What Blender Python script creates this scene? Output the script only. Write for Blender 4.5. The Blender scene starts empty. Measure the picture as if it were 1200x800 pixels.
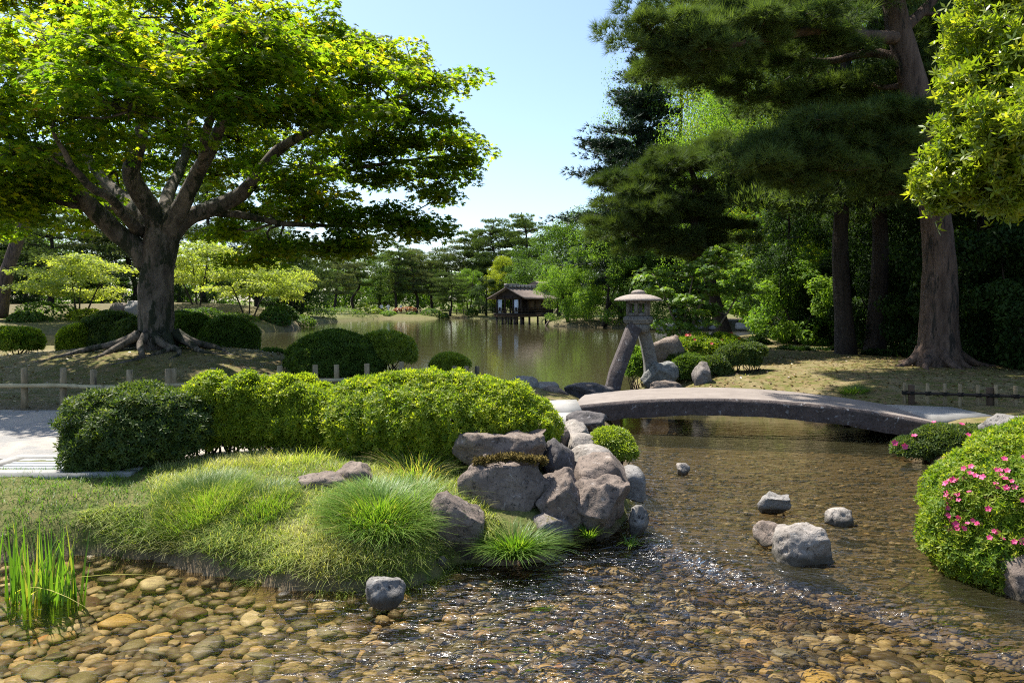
import bpy, bmesh, math, random
import numpy as np
from mathutils import Vector, Matrix
R = math.radians
rng = np.random.default_rng(7)
random.seed(7)
SC = bpy.context.scene
COL = SC.collection

# ------------------------------------------------------------------ camera, sky, sun, exposure
HC, F, HOR = 2.0, 870.0, 358.0          # eye height above the water, focal length and horizon row in photo pixels
cam_d = bpy.data.cameras.new("camera")
cam_d.sensor_width = 36.0
cam_d.lens = F / 1200 * 36
cam_d.shift_y = -(400 - HOR) / 1200
cam_d.clip_start = 0.1
cam_d.clip_end = 3000
cam = bpy.data.objects.new("camera", cam_d)
COL.objects.link(cam)
cam.location = (0, 0, HC)
cam.rotation_euler = (R(90), 0, 0)
SC.camera = cam

SUN_EL, SUN_AZ = 62.0, -46.0            # azimuth measured from the view direction (+Y), negative = left
world = bpy.data.worlds.new("World")
SC.world = world
world.use_nodes = True
wn = world.node_tree
wn.nodes.clear()
sky = wn.nodes.new("ShaderNodeTexSky")
sky.sky_type = 'NISHITA'
sky.sun_disc = False
sky.sun_elevation = R(SUN_EL)
sky.sun_rotation = R(SUN_AZ)
sky.altitude = 0
sky.air_density = 1.0
sky.dust_density = 1.2
sky.ozone_density = 3.0
bg = wn.nodes.new("ShaderNodeBackground")
bg.inputs[1].default_value = 0.100
wo = wn.nodes.new("ShaderNodeOutputWorld")
wn.links.new(sky.outputs[0], bg.inputs[0])
wn.links.new(bg.outputs[0], wo.inputs[0])

sd = bpy.data.lights.new("sun", 'SUN')
sd.energy = 4.7
sd.angle = R(0.55)
sd.color = (1.0, 0.95, 0.86)
sun = bpy.data.objects.new("sun", sd)
COL.objects.link(sun)
dirv = Vector((math.sin(R(SUN_AZ)) * math.cos(R(SUN_EL)), math.cos(R(SUN_AZ)) * math.cos(R(SUN_EL)), math.sin(R(SUN_EL))))
sun.rotation_euler = dirv.to_track_quat('Z', 'Y').to_euler()
sun.location = (0, 0, 40)

SC.view_settings.view_transform = 'Standard'
SC.view_settings.look = 'None'
SC.view_settings.exposure = 1.32
SC.view_settings.gamma = 1
SC.view_settings.use_curve_mapping = False
cy = SC.cycles
cy.max_bounces = 7
cy.diffuse_bounces = 5
cy.glossy_bounces = 3
cy.transmission_bounces = 3
cy.transparent_max_bounces = 6
cy.volume_bounces = 0
cy.caustics_reflective = False
cy.caustics_refractive = False
cy.sample_clamp_indirect = 2.5
cy.sample_clamp_direct = 7
cy.filter_width = 1.1
cy.use_denoising = False
try:
    cy.denoiser = 'OPENIMAGEDENOISE'
    cy.denoising_input_passes = 'RGB_ALBEDO_NORMAL'
    cy.denoising_prefilter = 'NONE'
except Exception:
    pass


def at(px, py, Y):
    return np.array([(px - 600) / F * Y, Y, HC - (py - HOR) / F * Y])


def wl(px, py, z=0.0):                    # a point of the photo lying at height z
    Y = F * (HC - z) / (py - HOR)
    return ((px - 600) / F * Y, Y)


# ------------------------------------------------------------------ numpy helpers
def _hash(ix, iy, iz, seed):
    h = (ix * 374761393 + iy * 668265263 + iz * 2147483647 + seed * 974634777) & 0xFFFFFFFF
    h = ((h ^ (h >> 13)) * 1274126177) & 0xFFFFFFFF
    h = h ^ (h >> 16)
    return (h & 0xFFFF) / 65535.0


def vnoise(p, seed=0):
    p = np.asarray(p, float)
    i = np.floor(p).astype(np.int64)
    f = p - i
    f = f * f * (3 - 2 * f)
    r = 0
    for dx in (0, 1):
        for dy in (0, 1):
            for dz in (0, 1):
                w = (f[:, 0] if dx else 1 - f[:, 0]) * (f[:, 1] if dy else 1 - f[:, 1]) * (f[:, 2] if dz else 1 - f[:, 2])
                r = r + w * _hash(i[:, 0] + dx, i[:, 1] + dy, i[:, 2] + dz, seed)
    return r * 2 - 1


def fbm(p, octs=4, seed=0):
    r, a, s = 0, 1.0, 1.0
    for o in range(octs):
        r = r + a * vnoise(np.asarray(p) * s + 17.3 * o, seed + o)
        a *= 0.5
        s *= 2.03
    return r


def smooth(a, b, x):
    t = np.clip((x - a) / (b - a), 0, 1)
    return t * t * (3 - 2 * t)


def unit(v):
    return v / np.maximum(np.linalg.norm(v, axis=-1, keepdims=True), 1e-9)


# ------------------------------------------------------------------ terrain heights
def sdist(poly, x, y):                   # positive inside
    poly = np.array(poly)
    d = np.full(x.shape, 1e9)
    ins = np.zeros(x.shape, bool)
    n = len(poly)
    for i in range(n):
        ax, ay = poly[i]
        bx, by = poly[(i + 1) % n]
        ex, ey = bx - ax, by - ay
        t = np.clip(((x - ax) * ex + (y - ay) * ey) / (ex * ex + ey * ey + 1e-12), 0, 1)
        d = np.minimum(d, (x - ax - t * ex) ** 2 + (y - ay - t * ey) ** 2)
        c = (ay > y) != (by > y)
        with np.errstate(divide='ignore', invalid='ignore'):
            xi = ax + (y - ay) * ex / (ey if abs(ey) > 1e-12 else 1e-12)
        ins ^= c & (x < xi)
    d = np.sqrt(d)
    return np.where(ins, d, -d)


POLY_L = [(-30, 5.2)] + [wl(*p) for p in [(-150, 648), (0, 648), (100, 640), (190, 645), (260, 662), (330, 674), (400, 682),
          (470, 678), (515, 668), (545, 650), (640, 644), (700, 625), (742, 608), (752, 575), (738, 540), (722, 512),
          (712, 492), (692, 478), (655, 470), (600, 468), (540, 464), (480, 456), (400, 440), (300, 430), (100, 424)]] + [(-30, 27)]
POLY_R = [(30, 3.0), (3.9, 3.2), (4.15, 4.1)] + [wl(*p) for p in [(1195, 665), (1160, 610), (1125, 565), (1082, 535), (1066, 510), (1020, 500),
          (970, 494), (930, 486), (860, 480), (800, 478), (765, 468), (742, 455), (752, 438), (790, 420), (870, 404), (980, 398)]] + [(70, 46)]
POLY_U = [(-900, 40), (-60, 48)] + [wl(*p) for p in [(0, 392), (150, 391.5), (230, 391), (300, 390), (342, 387), (372, 379), (430, 373.9), (520, 373),
          (600, 373.2), (632, 376), (650, 383), (720, 384.5), (800, 385.5), (1000, 386)]] + [(60, 60), (90, 45), (120, 2), (900, 2), (900, 1500), (-900, 1500)]
# the low step where the stream drops
WA, WB = np.array([1.12, 6.5]), np.array([2.95, 4.27])
wdir = (WB - WA) / np.linalg.norm(WB - WA)
wnor = np.array([-wdir[1], wdir[0]])
if wnor[1] < 0:
    wnor = -wnor


def step_dist(x, y):
    s = (x - WA[0]) * wnor[0] + (y - WA[1]) * wnor[1]
    t = (x - WA[0]) * wdir[0] + (y - WA[1]) * wdir[1]
    return s + 0.10 * np.sin(t * 2.1) + 0.04 * np.sin(t * 5.3 + 1)


def water_z(x, y):
    return -0.07 * (1 - smooth(-0.22, 0.10, step_dist(x, y))) + 0.012 * np.exp(-((step_dist(x, y) + 0.30) / 0.07) ** 2)


def hz(x, y, detail=True):
    x = np.atleast_1d(np.asarray(x, float))
    y = np.atleast_1d(np.asarray(y, float))
    wob = 0.12 * vnoise(np.stack([x * 1.7, y * 1.7, x * 0], 1), 3) * (y < 30)
    dl = sdist(POLY_L, x, y) + wob
    dr = sdist(POLY_R, x, y) + wob
    du = sdist(POLY_U, x, y)
    g = lambda cx, cy_, sx, sy: np.exp(-((x - cx) / sx) ** 2 - ((y - cy_) / sy) ** 2)
    pl = np.array([x, y])
    # bed
    sd_ = step_dist(x, y)
    pondy = smooth(12.0, 17.5, y)
    bed = -0.17 - 0.05 * (1 - smooth(-0.2, 0.15, sd_)) - 1.0 * pondy
    best = np.maximum(np.maximum(dl, dr), du)
    edge = np.clip(-best / 0.35, 0, 1)
    z = bed * (0.35 + 0.65 * edge)
    # left near land
    Hl = 0.36 + 0.42 * g(-7.7, 16.2, 4.5, 2.6) + 0.10 * g(-1.9, 6.9, 1.0, 0.8) + 0.25 * smooth(13, 16, y) * (1 - smooth(-6, -3, x))
    Hl = Hl - 0.05 * smooth(7.2, 8.2, y) * (1 - smooth(11, 12.5, y))
    zl = Hl * (1 - np.exp(-np.clip(dl, 0, 99) / 0.42)) + 0.06 * smooth(0, 0.06, dl)
    Hr = 0.40 - .14 * g(7.5, 12.2, 2.5, 1.2) + 0.22 * g(9.5, 16.7, 5, 3) + 0.3 * smooth(17, 24, y)
    zr = Hr * (1 - np.exp(-np.clip(dr, 0, 99) / 0.5)) + 0.05 * smooth(0, 0.06, dr)
    hill = 1.5 * g(-28, 66, 16, 7) + 1.2 * g(-52, 66, 14, 7)
    Hu = 0.55 + hill + 4.0 * smooth(160, 500, y)
    zu = Hu * (1 - np.exp(-np.clip(du, 0, 99) / 1.5)) + 0.15 * smooth(0, 0.2, du)
    z = np.where(dl > 0, zl, z)
    z = np.where(dr > 0, zr, z)
    z = np.where(du > 0, zu, z)
    if detail:
        n = fbm(np.stack([x * 2.3, y * 2.3, x * 0], 1), 3, 5)
        z = z + np.where(best > 0, 0.02, 0.012) * n * np.clip(best * 4, 0.15, 1) * (y < 60)
    return z


def gz(x, y):
    return float(hz(x, y)[0])


# ------------------------------------------------------------------ mesh and object helpers
class MB:
    def __init__(s):
        s.v, s.f, s.t, s.n = [], [], [], 0

    def add(s, v, f, t=None):
        v = np.asarray(v, float).reshape(-1, 3)
        s.v.append(v)
        s.f.append((np.asarray(f, np.int64)) + s.n)
        s.t.append(np.full(len(v), 0.5) if t is None else (np.full(len(v), t) if np.isscalar(t) else np.asarray(t)))
        s.n += len(v)
        return s

    def build(s, name, mat, parent=None, smooth_=False, loc=None):
        V = np.concatenate(s.v)
        o_ = np.zeros(3)
        if parent is not None:
            o_ = np.array(parent.location)
            if parent.parent is not None:
                o_ = o_ + np.array(parent.parent.location)
        elif loc is not None:
            o_ = np.asarray(loc, float)
        V = V - o_
        me = bpy.data.meshes.new(name)
        me.vertices.add(len(V))
        me.vertices.foreach_set("co", V.astype(np.float32).ravel())
        loops = np.concatenate([f.ravel() for f in s.f])
        counts = np.concatenate([np.full(len(f), f.shape[1]) for f in s.f])
        starts = np.concatenate([[0], np.cumsum(counts)[:-1]])
        me.loops.add(len(loops))
        me.loops.foreach_set("vertex_index", loops.astype(np.int32))
        me.polygons.add(len(counts))
        me.polygons.foreach_set("loop_start", starts.astype(np.int32))
        a = me.attributes.new("tint", 'FLOAT', 'POINT')
        a.data.foreach_set("value", np.concatenate(s.t).astype(np.float32))
        me.update(calc_edges=True)
        me.validate()
        if smooth_:
            me.polygons.foreach_set("use_smooth", np.ones(len(me.polygons), bool))
        me.materials.append(mat)
        o = bpy.data.objects.new(name, me)
        COL.objects.link(o)
        if parent is not None:
            o.parent = parent
        elif loc is not None:
            o.location = loc
        return o


def tag(o, label=None, cat=None, group=None, kind=None):
    if label: o["label"] = label
    if cat: o["category"] = cat
    if group: o["group"] = group
    if kind: o["kind"] = kind
    return o


def thing(name, label, cat, loc, group=None):
    o = bpy.data.objects.new(name, None)
    o.empty_display_size = 0.3
    COL.objects.link(o)
    o.location = Vector([float(c) for c in loc])
    return tag(o, label, cat, group)


def copy_tree(o, parent=None):
    c = o.copy()
    COL.objects.link(c)
    c.parent = parent
    for ch in list(o.children):
        copy_tree(ch, c)
    return c


def spline(pts, n):
    P = np.asarray(pts, float)
    if len(P) == 2:
        t = np.linspace(0, 1, n)[:, None]
        return P[0] * (1 - t) + P[1] * t
    Q = np.vstack([2 * P[0] - P[1], P, 2 * P[-1] - P[-2]])
    u = np.linspace(0, len(P) - 1 - 1e-6, n)
    i = u.astype(int)
    t = (u - i)[:, None]
    p0, p1, p2, p3 = Q[i], Q[i + 1], Q[i + 2], Q[i + 3]
    return 0.5 * ((2 * p1) + (-p0 + p2) * t + (2 * p0 - 5 * p1 + 4 * p2 - p3) * t * t + (-p0 + 3 * p1 - 3 * p2 + p3) * t ** 3)


def tube(mb, pts, r0, r1=None, seg=8, n=None, bump=0.0, seed=0, tint=0.5, resample=True, caps=True):
    """tapered round limb; r0 may be a list of radii at the given points"""
    pts = np.asarray(pts, float)
    if resample:
        n = n or max(3, len(pts) * 3)
        C = spline(pts, n)
    else:
        C = pts
        n = len(C)
    if np.ndim(r0) > 0:
        rr = np.interp(np.linspace(0, len(r0) - 1, n), np.arange(len(r0)), r0)
    else:
        rr = np.linspace(r0, r0 if r1 is None else r1, n)
    T = unit(np.gradient(C, axis=0))
    ref = np.array([0.0, 1, 0]) if abs(T[0][1]) < 0.8 else np.array([1.0, 0, 0])
    A = unit(np.cross(T, ref))
    B = np.cross(T, A)
    th = np.linspace(0, 2 * math.pi, seg, endpoint=False)
    ring = (A[:, None, :] * np.cos(th)[None, :, None] + B[:, None, :] * np.sin(th)[None, :, None])
    rad = rr[:, None] * np.ones(seg)[None]
    if bump:
        q = (C[:, None, :] + ring * 0.5).reshape(-1, 3)
        rad = rad * (1 + bump * fbm(q * np.array([3, 3, 1.3]), 3, seed).reshape(n, seg))
    V = (C[:, None, :] + ring * rad[..., None]).reshape(-1, 3)
    i = np.arange(n - 1)[:, None] * seg
    j = np.arange(seg)[None]
    k = (j + 1) % seg
    Fq = np.stack([i + j, i + k, i + seg + k, i + seg + j], -1).reshape(-1, 4)
    mb.add(V, Fq, tint)
    if caps:
        b = mb.n - len(V)
        mb.f.append(np.array([[b + q for q in range(seg)][::-1]]))
        mb.f.append(np.array([[b + (n - 1) * seg + q for q in range(seg)]]))
    return mb


def box(mb, c, s, rz=0.0, tint=0.5, tilt=0.0):
    v = np.array([[x, y, z] for x in (-.5, .5) for y in (-.5, .5) for z in (-.5, .5)]) * np.array(s)
    if tilt:
        ct, st = math.cos(tilt), math.sin(tilt)
        v = v @ np.array([[ct, 0, -st], [0, 1, 0], [st, 0, ct]]).T
    c_, s_ = math.cos(rz), math.sin(rz)
    v = v @ np.array([[c_, -s_, 0], [s_, c_, 0], [0, 0, 1]]).T + np.array(c)
    mb.add(v, [[0, 1, 3, 2], [4, 6, 7, 5], [0, 4, 5, 1], [2, 3, 7, 6], [0, 2, 6, 4], [1, 5, 7, 3]], tint)
    return mb


def prism(mb, prof, z0, z1, c, rz=0.0, top=1.0):
    """vertical prism from a 2-D outline, its top outline scaled by top"""
    p = np.array(prof, float)
    c_, s_ = math.cos(rz), math.sin(rz)
    p = p @ np.array([[c_, -s_], [s_, c_]]).T
    n = len(p)
    V = np.vstack([np.c_[p, np.full(n, z0)], np.c_[p * top, np.full(n, z1)]]) + np.array(c)
    b = mb.n
    j = np.arange(n)
    mb.add(V, np.stack([j, (j + 1) % n, n + (j + 1) % n, n + j], 1))
    mb.f.append(np.array([[b + q for q in range(n)][::-1]]))
    mb.f.append(np.array([[b + n + q for q in range(n)]]))
    return mb


def lathe(mb, prof, c, seg=24, rz=0.0, facet=None):
    prof = np.array(prof, float)
    th = np.linspace(0, 2 * math.pi, seg, endpoint=False) + rz
    V = np.stack([prof[:, 0][:, None] * np.cos(th), prof[:, 0][:, None] * np.sin(th), prof[:, 1][:, None] + 0 * th], -1)
    n = len(prof)
    V = V.reshape(-1, 3) + np.array(c)
    i = np.arange(n - 1)[:, None] * seg
    j = np.arange(seg)[None]
    k = (j + 1) % seg
    mb.add(V, np.stack([i + j, i + k, i + seg + k, i + seg + j], -1).reshape(-1, 4))
    return mb


# leaf templates: vertices (x across, y along, z up) and triangles
def T_kite(w=0.32, fold=0.10):
    v = np.array([[0, 0, 0], [w, .45, fold], [0, 1, 0], [-w, .45, fold]])
    return v - [0, .5, 0], np.array([[0, 1, 2], [0, 2, 3]])


def T_maple():
    v, f = [], []
    for k, (a, L) in enumerate([(-75, .62), (-36, .85), (0, 1.0), (36, .85), (75, .62)]):
        a = R(a)
        d = np.array([math.sin(a), math.cos(a), 0])
        p = np.array([d[1], -d[0], 0])
        b = len(v)
        v += [np.zeros(3), d * L * .5 + p * .15 + [0, 0, -.03], d * L + [0, 0, -.10]]
        v += [d * L * .5 - p * .15 + [0, 0, -.03]]
        f += [[b, b + 1, b + 2], [b, b + 2, b + 3]]
    return np.array(v), np.array(f)


def T_needles(m=7, spread=0.75, w=0.035, seed=1):
    r = np.random.default_rng(seed)
    v, f = [], []
    for k in range(m):
        a = 2 * math.pi * k / m + r.uniform(-.3, .3)
        s = spread * r.uniform(.5, 1.1)
        d = unit(np.array([math.cos(a) * s, math.sin(a) * s, 1.0]))
        p = unit(np.cross(d, [r.normal(), r.normal(), r.normal()])) * w
        L = r.uniform(.75, 1.0)
        b = len(v)
        v += [p, -p, d * L]
        f += [[b, b + 1, b + 2]]
    return np.array(v), np.array(f)


def T_rosette(m=5, seed=2, w=.16):
    r = np.random.default_rng(seed)
    v, f = [], []
    for k in range(m):
        a = 2 * math.pi * k / m + r.uniform(-.3, .3)
        el = r.uniform(.15, .9)
        d = np.array([math.cos(a) * math.cos(el), math.sin(a) * math.cos(el), math.sin(el)])
        p = np.array([-math.sin(a), math.cos(a), 0]) * w
        b = len(v)
        v += [np.zeros(3), d * .5 + p, d, d * .5 - p]
        f += [[b, b + 1, b + 2], [b, b + 2, b + 3]]
    return np.array(v), np.array(f)


KITE, MAPLE, NEED, ROSE = T_kite(), T_maple(), T_needles(13, .95, .022), T_rosette()
NEEDW = T_needles(7, 0.8, 0.06, 5)


def frames(nrm, r=rng, along=None):
    n = unit(nrm)
    a = r.normal(size=n.shape) if along is None else along
    u = unit(np.cross(a, n))
    v = np.cross(n, u)
    return np.stack([u, v, n], axis=1)        # rows: local x, y, z in world


def scatter(mb, tpl, pos, nrm, size, tint, r=rng, along=None):
    T, Fc = tpl
    N = len(pos)
    if N == 0: return mb
    Fr = frames(nrm, r, along)
    sz = np.broadcast_to(size, (N,))
    V = np.einsum('kj,njl->nkl', T, Fr) * sz[:, None, None] + pos[:, None, :]
    k = len(T)
    Fi = (Fc[None] + (np.arange(N) * k)[:, None, None]).reshape(-1, 3)
    mb.add(V.reshape(-1, 3), Fi, np.repeat(np.broadcast_to(tint, (N,)), k))
    return mb


# ------------------------------------------------------------------ materials
MATS = {}


def nmat(name):
    m = bpy.data.materials.new(name)
    m.use_nodes = True
    nt = m.node_tree
    nt.nodes.clear()
    out = nt.nodes.new("ShaderNodeOutputMaterial")
    return m, nt, out


def N(nt, typ, **kw):
    n = nt.nodes.new(typ)
    for k, v in kw.items():
        if k == 'inp':
            for a, b in v.items():
                n.inputs[a].default_value = b
        else:
            setattr(n, k, v)
    return n


def ramp(nt, src, stops):
    n = nt.nodes.new("ShaderNodeValToRGB")
    e = n.color_ramp.elements
    while len(e) < len(stops):
        e.new(0.5)
    for k, (p, c) in enumerate(stops):
        e[k].position = p
        e[k].color = tuple(c) + (1,) if len(c) == 3 else c
    nt.links.new(src, n.inputs[0])
    return n.outputs[0]


def coords(nt, scale=(1, 1, 1), obj=True):
    tc = N(nt, "ShaderNodeTexCoord")
    mp = N(nt, "ShaderNodeMapping")
    mp.inputs['Scale'].default_value = scale
    nt.links.new(tc.outputs['Object'], mp.inputs[0])
    return mp.outputs[0]


def noise(nt, co, scale, detail=4, rough=.6, dist=0):
    n = N(nt, "ShaderNodeTexNoise", inp={'Scale': scale, 'Detail': detail, 'Roughness': rough, 'Distortion': dist})
    nt.links.new(co, n.inputs['Vector'])
    return n.outputs['Fac']


def mixc(nt, fac, a, b, typ='MIX'):
    n = N(nt, "ShaderNodeMix", data_type='RGBA', blend_type=typ)
    if isinstance(fac, (int, float)): n.inputs[0].default_value = fac
    else: nt.links.new(fac, n.inputs[0])
    for k, c in ((6, a), (7, b)):
        if isinstance(c, (tuple, list)): n.inputs[k].default_value = tuple(c)[:3] + (1,)
        else: nt.links.new(c, n.inputs[k])
    return n.outputs[2]


def math_(nt, op, a, b=None, c=None):
    n = N(nt, "ShaderNodeMath", operation=op)
    for k, v in enumerate((a, b, c)):
        if v is None: continue
        if isinstance(v, (int, float)): n.inputs[k].default_value = v
        else: nt.links.new(v, n.inputs[k])
    return n.outputs[0]


def leafmat(name, stops, trans=0.4, tcol=None, rough=0.45, spec=0.35, tboost=1.6):
    m, nt, out = nmat(name)
    at_ = N(nt, "ShaderNodeAttribute", attribute_name="tint")
    c = ramp(nt, at_.outputs['Fac'], stops)
    p = N(nt, "ShaderNodeBsdfPrincipled", inp={'Roughness': rough, 'Specular IOR Level': spec})
    nt.links.new(c, p.inputs['Base Color'])
    t = N(nt, "ShaderNodeBsdfTranslucent")
    tc = mixc(nt, 1.0, c, tuple(np.array(tcol or (1.15, 1.2, .35)) * tboost), 'MULTIPLY')
    nt.links.new(tc, t.inputs[0])
    mx = N(nt, "ShaderNodeMixShader", inp={0: trans})
    nt.links.new(p.outputs[0], mx.inputs[1])
    nt.links.new(t.outputs[0], mx.inputs[2])
    nt.links.new(mx.outputs[0], out.inputs[0])
    return m


def solidmat(name, c1, c2, scale=8, rough=.8, bump=.3, bscale=None, stretch=(1, 1, 1), spec=.3, c3=None, s3=2.0, t3=(.55, .65), bdist=0.02):
    m, nt, out = nmat(name)
    co = coords(nt, stretch)
    n1 = noise(nt, co, scale, 6, .65, .3)
    c = ramp(nt, n1, [(.3, c1), (.7, c2)])
    if c3 is not None:
        n3 = noise(nt, co, s3, 5, .7, .2)
        f = ramp(nt, n3, [(t3[0], (0, 0, 0)), (t3[1], (1, 1, 1))])
        c = mixc(nt, f, c, c3)
    p = N(nt, "ShaderNodeBsdfPrincipled", inp={'Roughness': rough, 'Specular IOR Level': spec})
    nt.links.new(c, p.inputs['Base Color'])
    if bump:
        nb = noise(nt, co, bscale or scale * 2, 8, .7, 0)
        b = N(nt, "ShaderNodeBump", inp={'Strength': bump, 'Distance': bdist})
        nt.links.new(nb, b.inputs['Height'])
        nt.links.new(b.outputs[0], p.inputs['Normal'])
    nt.links.new(p.outputs[0], out.inputs[0])
    return m


def rockmat(name, a, b, lichen=(.42, .40, .38), moss=None, rough=.85, dark=(.03, .028, .026)):
    m, nt, out = nmat(name)
    co = coords(nt)
    oi = N(nt, "ShaderNodeObjectInfo")
    vadd = N(nt, "ShaderNodeVectorMath", operation='ADD')
    nt.links.new(co, vadd.inputs[0])
    comb = N(nt, "ShaderNodeCombineXYZ")
    r10 = math_(nt, 'MULTIPLY', oi.outputs['Random'], 13.0)
    nt.links.new(r10, comb.inputs[0]); nt.links.new(r10, comb.inputs[1])
    nt.links.new(comb.outputs[0], vadd.inputs[1])
    co = vadd.outputs[0]
    c = ramp(nt, noise(nt, co, 5, 8, .7, .6), [(.28, a), (.72, b)])
    # pits and stains
    c = mixc(nt, ramp(nt, noise(nt, co, 26, 6, .75, .4), [(.36, (1, 1, 1)), (.46, (0, 0, 0))]), c, dark)
    c = mixc(nt, ramp(nt, noise(nt, co, 11, 7, .8, .5), [(.58, (0, 0, 0)), (.66, (.8, .8, .8))]), c, lichen)
    if moss:
        ge = N(nt, "ShaderNodeNewGeometry")
        sx = N(nt, "ShaderNodeSeparateXYZ")
        nt.links.new(ge.outputs['Normal'], sx.inputs[0])
        f = math_(nt, 'MULTIPLY', ramp(nt, sx.outputs['Z'], [(.45, (0, 0, 0)), (.9, (1, 1, 1))]), ramp(nt, noise(nt, co, 4, 6, .7, .3), [(.52, (0, 0, 0)), (.6, (1, 1, 1))]))
        c = mixc(nt, f, c, moss)
    # dark wet band where the stone stands in water
    gp = N(nt, "ShaderNodeNewGeometry"); sp = N(nt, "ShaderNodeSeparateXYZ")
    nt.links.new(gp.outputs['Position'], sp.inputs[0])
    wz = math_(nt, 'ADD', sp.outputs['Z'], math_(nt, 'MULTIPLY', noise(nt, co, 7, 4, .6), -.10))
    wet = ramp(nt, wz, [(0.0, (1, 1, 1)), (.035, (0, 0, 0))])
    c = mixc(nt, math_(nt, 'MULTIPLY', wet, .75), c, (.035, .032, .02))
    # creases
    vo = N(nt, "ShaderNodeTexVoronoi", feature='DISTANCE_TO_EDGE', inp={'Scale': 3.2})
    wv = N(nt, "ShaderNodeVectorMath", operation='ADD'); nn = N(nt, "ShaderNodeTexNoise", inp={'Scale': 4.0, 'Detail': 5}); nt.links.new(co, nn.inputs['Vector'])
    nt.links.new(co, wv.inputs[0]); nt.links.new(nn.outputs['Color'], wv.inputs[1]); nt.links.new(wv.outputs[0], vo.inputs['Vector'])
    crack = ramp(nt, vo.outputs['Distance'], [(.0, (0, 0, 0)), (.035, (1, 1, 1))])
    c = mixc(nt, crack, mixc(nt, .22, c, dark), c)
    p = N(nt, "ShaderNodeBsdfPrincipled", inp={'Roughness': rough, 'Specular IOR Level': .3})
    nt.links.new(c, p.inputs['Base Color'])
    nb = math_(nt, 'ADD', noise(nt, co, 14, 10, .75, .2), math_(nt, 'MULTIPLY', crack, .10))
    b1 = N(nt, "ShaderNodeBump", inp={'Strength': .9, 'Distance': 0.03})
    nt.links.new(nb, b1.inputs['Height'])
    nt.links.new(b1.outputs[0], p.inputs['Normal'])
    nt.links.new(p.outputs[0], out.inputs[0])
    return m


M = MATS
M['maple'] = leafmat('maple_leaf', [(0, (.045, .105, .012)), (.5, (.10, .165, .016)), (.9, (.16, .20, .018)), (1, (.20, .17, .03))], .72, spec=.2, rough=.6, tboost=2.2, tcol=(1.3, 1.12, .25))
M['maple_bright'] = leafmat('young_maple_leaf', [(0, (.20, .26, .06)), (1, (.36, .38, .10))], .5, spec=.15, rough=.6)
M['sapling'] = leafmat('light_leaf', [(0, (.07, .14, .03)), (1, (.16, .24, .05))], .45)
M['pine'] = leafmat('pine_needle', [(0, (.035, .062, .024)), (1, (.13, .18, .055))], .35, rough=.7, spec=.15)
M['pine_warm'] = leafmat('pine_needle_warm', [(0, (.035, .06, .02)), (1, (.10, .14, .04))], .25, rough=.7, spec=.15)
M['pine_hazed'] = leafmat('pine_needle_hazed', [(0, (.07, .09, .045)), (1, (.16, .185, .09))], .3, rough=.7, spec=.15)  # paleness of distant haze is put into this needle colour
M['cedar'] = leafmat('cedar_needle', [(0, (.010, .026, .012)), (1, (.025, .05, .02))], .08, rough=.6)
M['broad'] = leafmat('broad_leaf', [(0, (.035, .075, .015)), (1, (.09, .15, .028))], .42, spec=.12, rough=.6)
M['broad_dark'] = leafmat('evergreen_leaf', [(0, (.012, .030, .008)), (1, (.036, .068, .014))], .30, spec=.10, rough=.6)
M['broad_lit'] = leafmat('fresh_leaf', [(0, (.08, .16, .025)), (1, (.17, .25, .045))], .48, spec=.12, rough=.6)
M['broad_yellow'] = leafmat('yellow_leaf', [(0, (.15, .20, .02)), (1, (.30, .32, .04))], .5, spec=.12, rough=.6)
M['laurel'] = leafmat('glossy_leaf', [(0, (.09, .15, .015)), (.7, (.22, .27, .025)), (1, (.34, .33, .04))], .45, rough=.35, spec=.5)
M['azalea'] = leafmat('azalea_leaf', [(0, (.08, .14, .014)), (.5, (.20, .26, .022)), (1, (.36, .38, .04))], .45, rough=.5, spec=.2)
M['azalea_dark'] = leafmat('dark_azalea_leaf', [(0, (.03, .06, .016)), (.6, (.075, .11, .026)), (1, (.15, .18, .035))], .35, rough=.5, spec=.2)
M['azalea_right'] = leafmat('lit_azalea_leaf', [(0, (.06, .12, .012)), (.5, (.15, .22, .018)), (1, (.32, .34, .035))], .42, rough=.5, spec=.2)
M['boxwood'] = leafmat('clipped_leaf', [(0, (.04, .08, .014)), (1, (.12, .18, .03))], .38, rough=.5, spec=.15)
M['gold'] = leafmat('golden_leaf', [(0, (.12, .18, .02)), (1, (.28, .33, .04))], .4)
M['grass'] = leafmat('dry_grass', [(0, (.09, .17, .02)), (.5, (.22, .28, .05)), (1, (.45, .42, .20))], .4)
M['grass_green'] = leafmat('green_grass', [(0, (.05, .12, .016)), (.6, (.12, .20, .03)), (1, (.25, .29, .07))], .45)
M['sedge'] = leafmat('sedge_grass', [(0, (.06, .13, .02)), (.6, (.17, .28, .04)), (.9, (.24, .28, .07)), (1, (.5, .4, .2))], .4)
M['iris'] = leafmat('iris_leaf', [(0, (.05, .13, .016)), (.8, (.12, .22, .03)), (1, (.45, .40, .10))], .45)
M['petal'] = leafmat('pink_petal', [(0, (.50, .03, .14)), (1, (.75, .11, .28))], .3, tcol=(1, .5, .6), tboost=1)
M['petal_red'] = leafmat('red_petal', [(0, (.5, .04, .05)), (1, (.6, .1, .08))], .3, tcol=(1, .5, .5), tboost=1)
M['dull_red'] = leafmat('dull_red_bloom', [(0, (.10, .11, .03)), (.5, (.25, .08, .04)), (1, (.42, .15, .10))], .3)
M['bark'] = solidmat('maple_bark', (.022, .018, .014), (.20, .165, .13), 4.5, .9, 1.0, 9, (1, 1, .4), c3=(.022, .026, .014), s3=3.0, t3=(.50, .56), bdist=.06)
M['bark_pine'] = solidmat('pine_bark', (.045, .028, .02), (.17, .115, .085), 5, .9, 1.0, 9, (1.6, 1.6, .35), c3=(.03, .025, .02), s3=4, t3=(.55, .62), bdist=.06)
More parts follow.
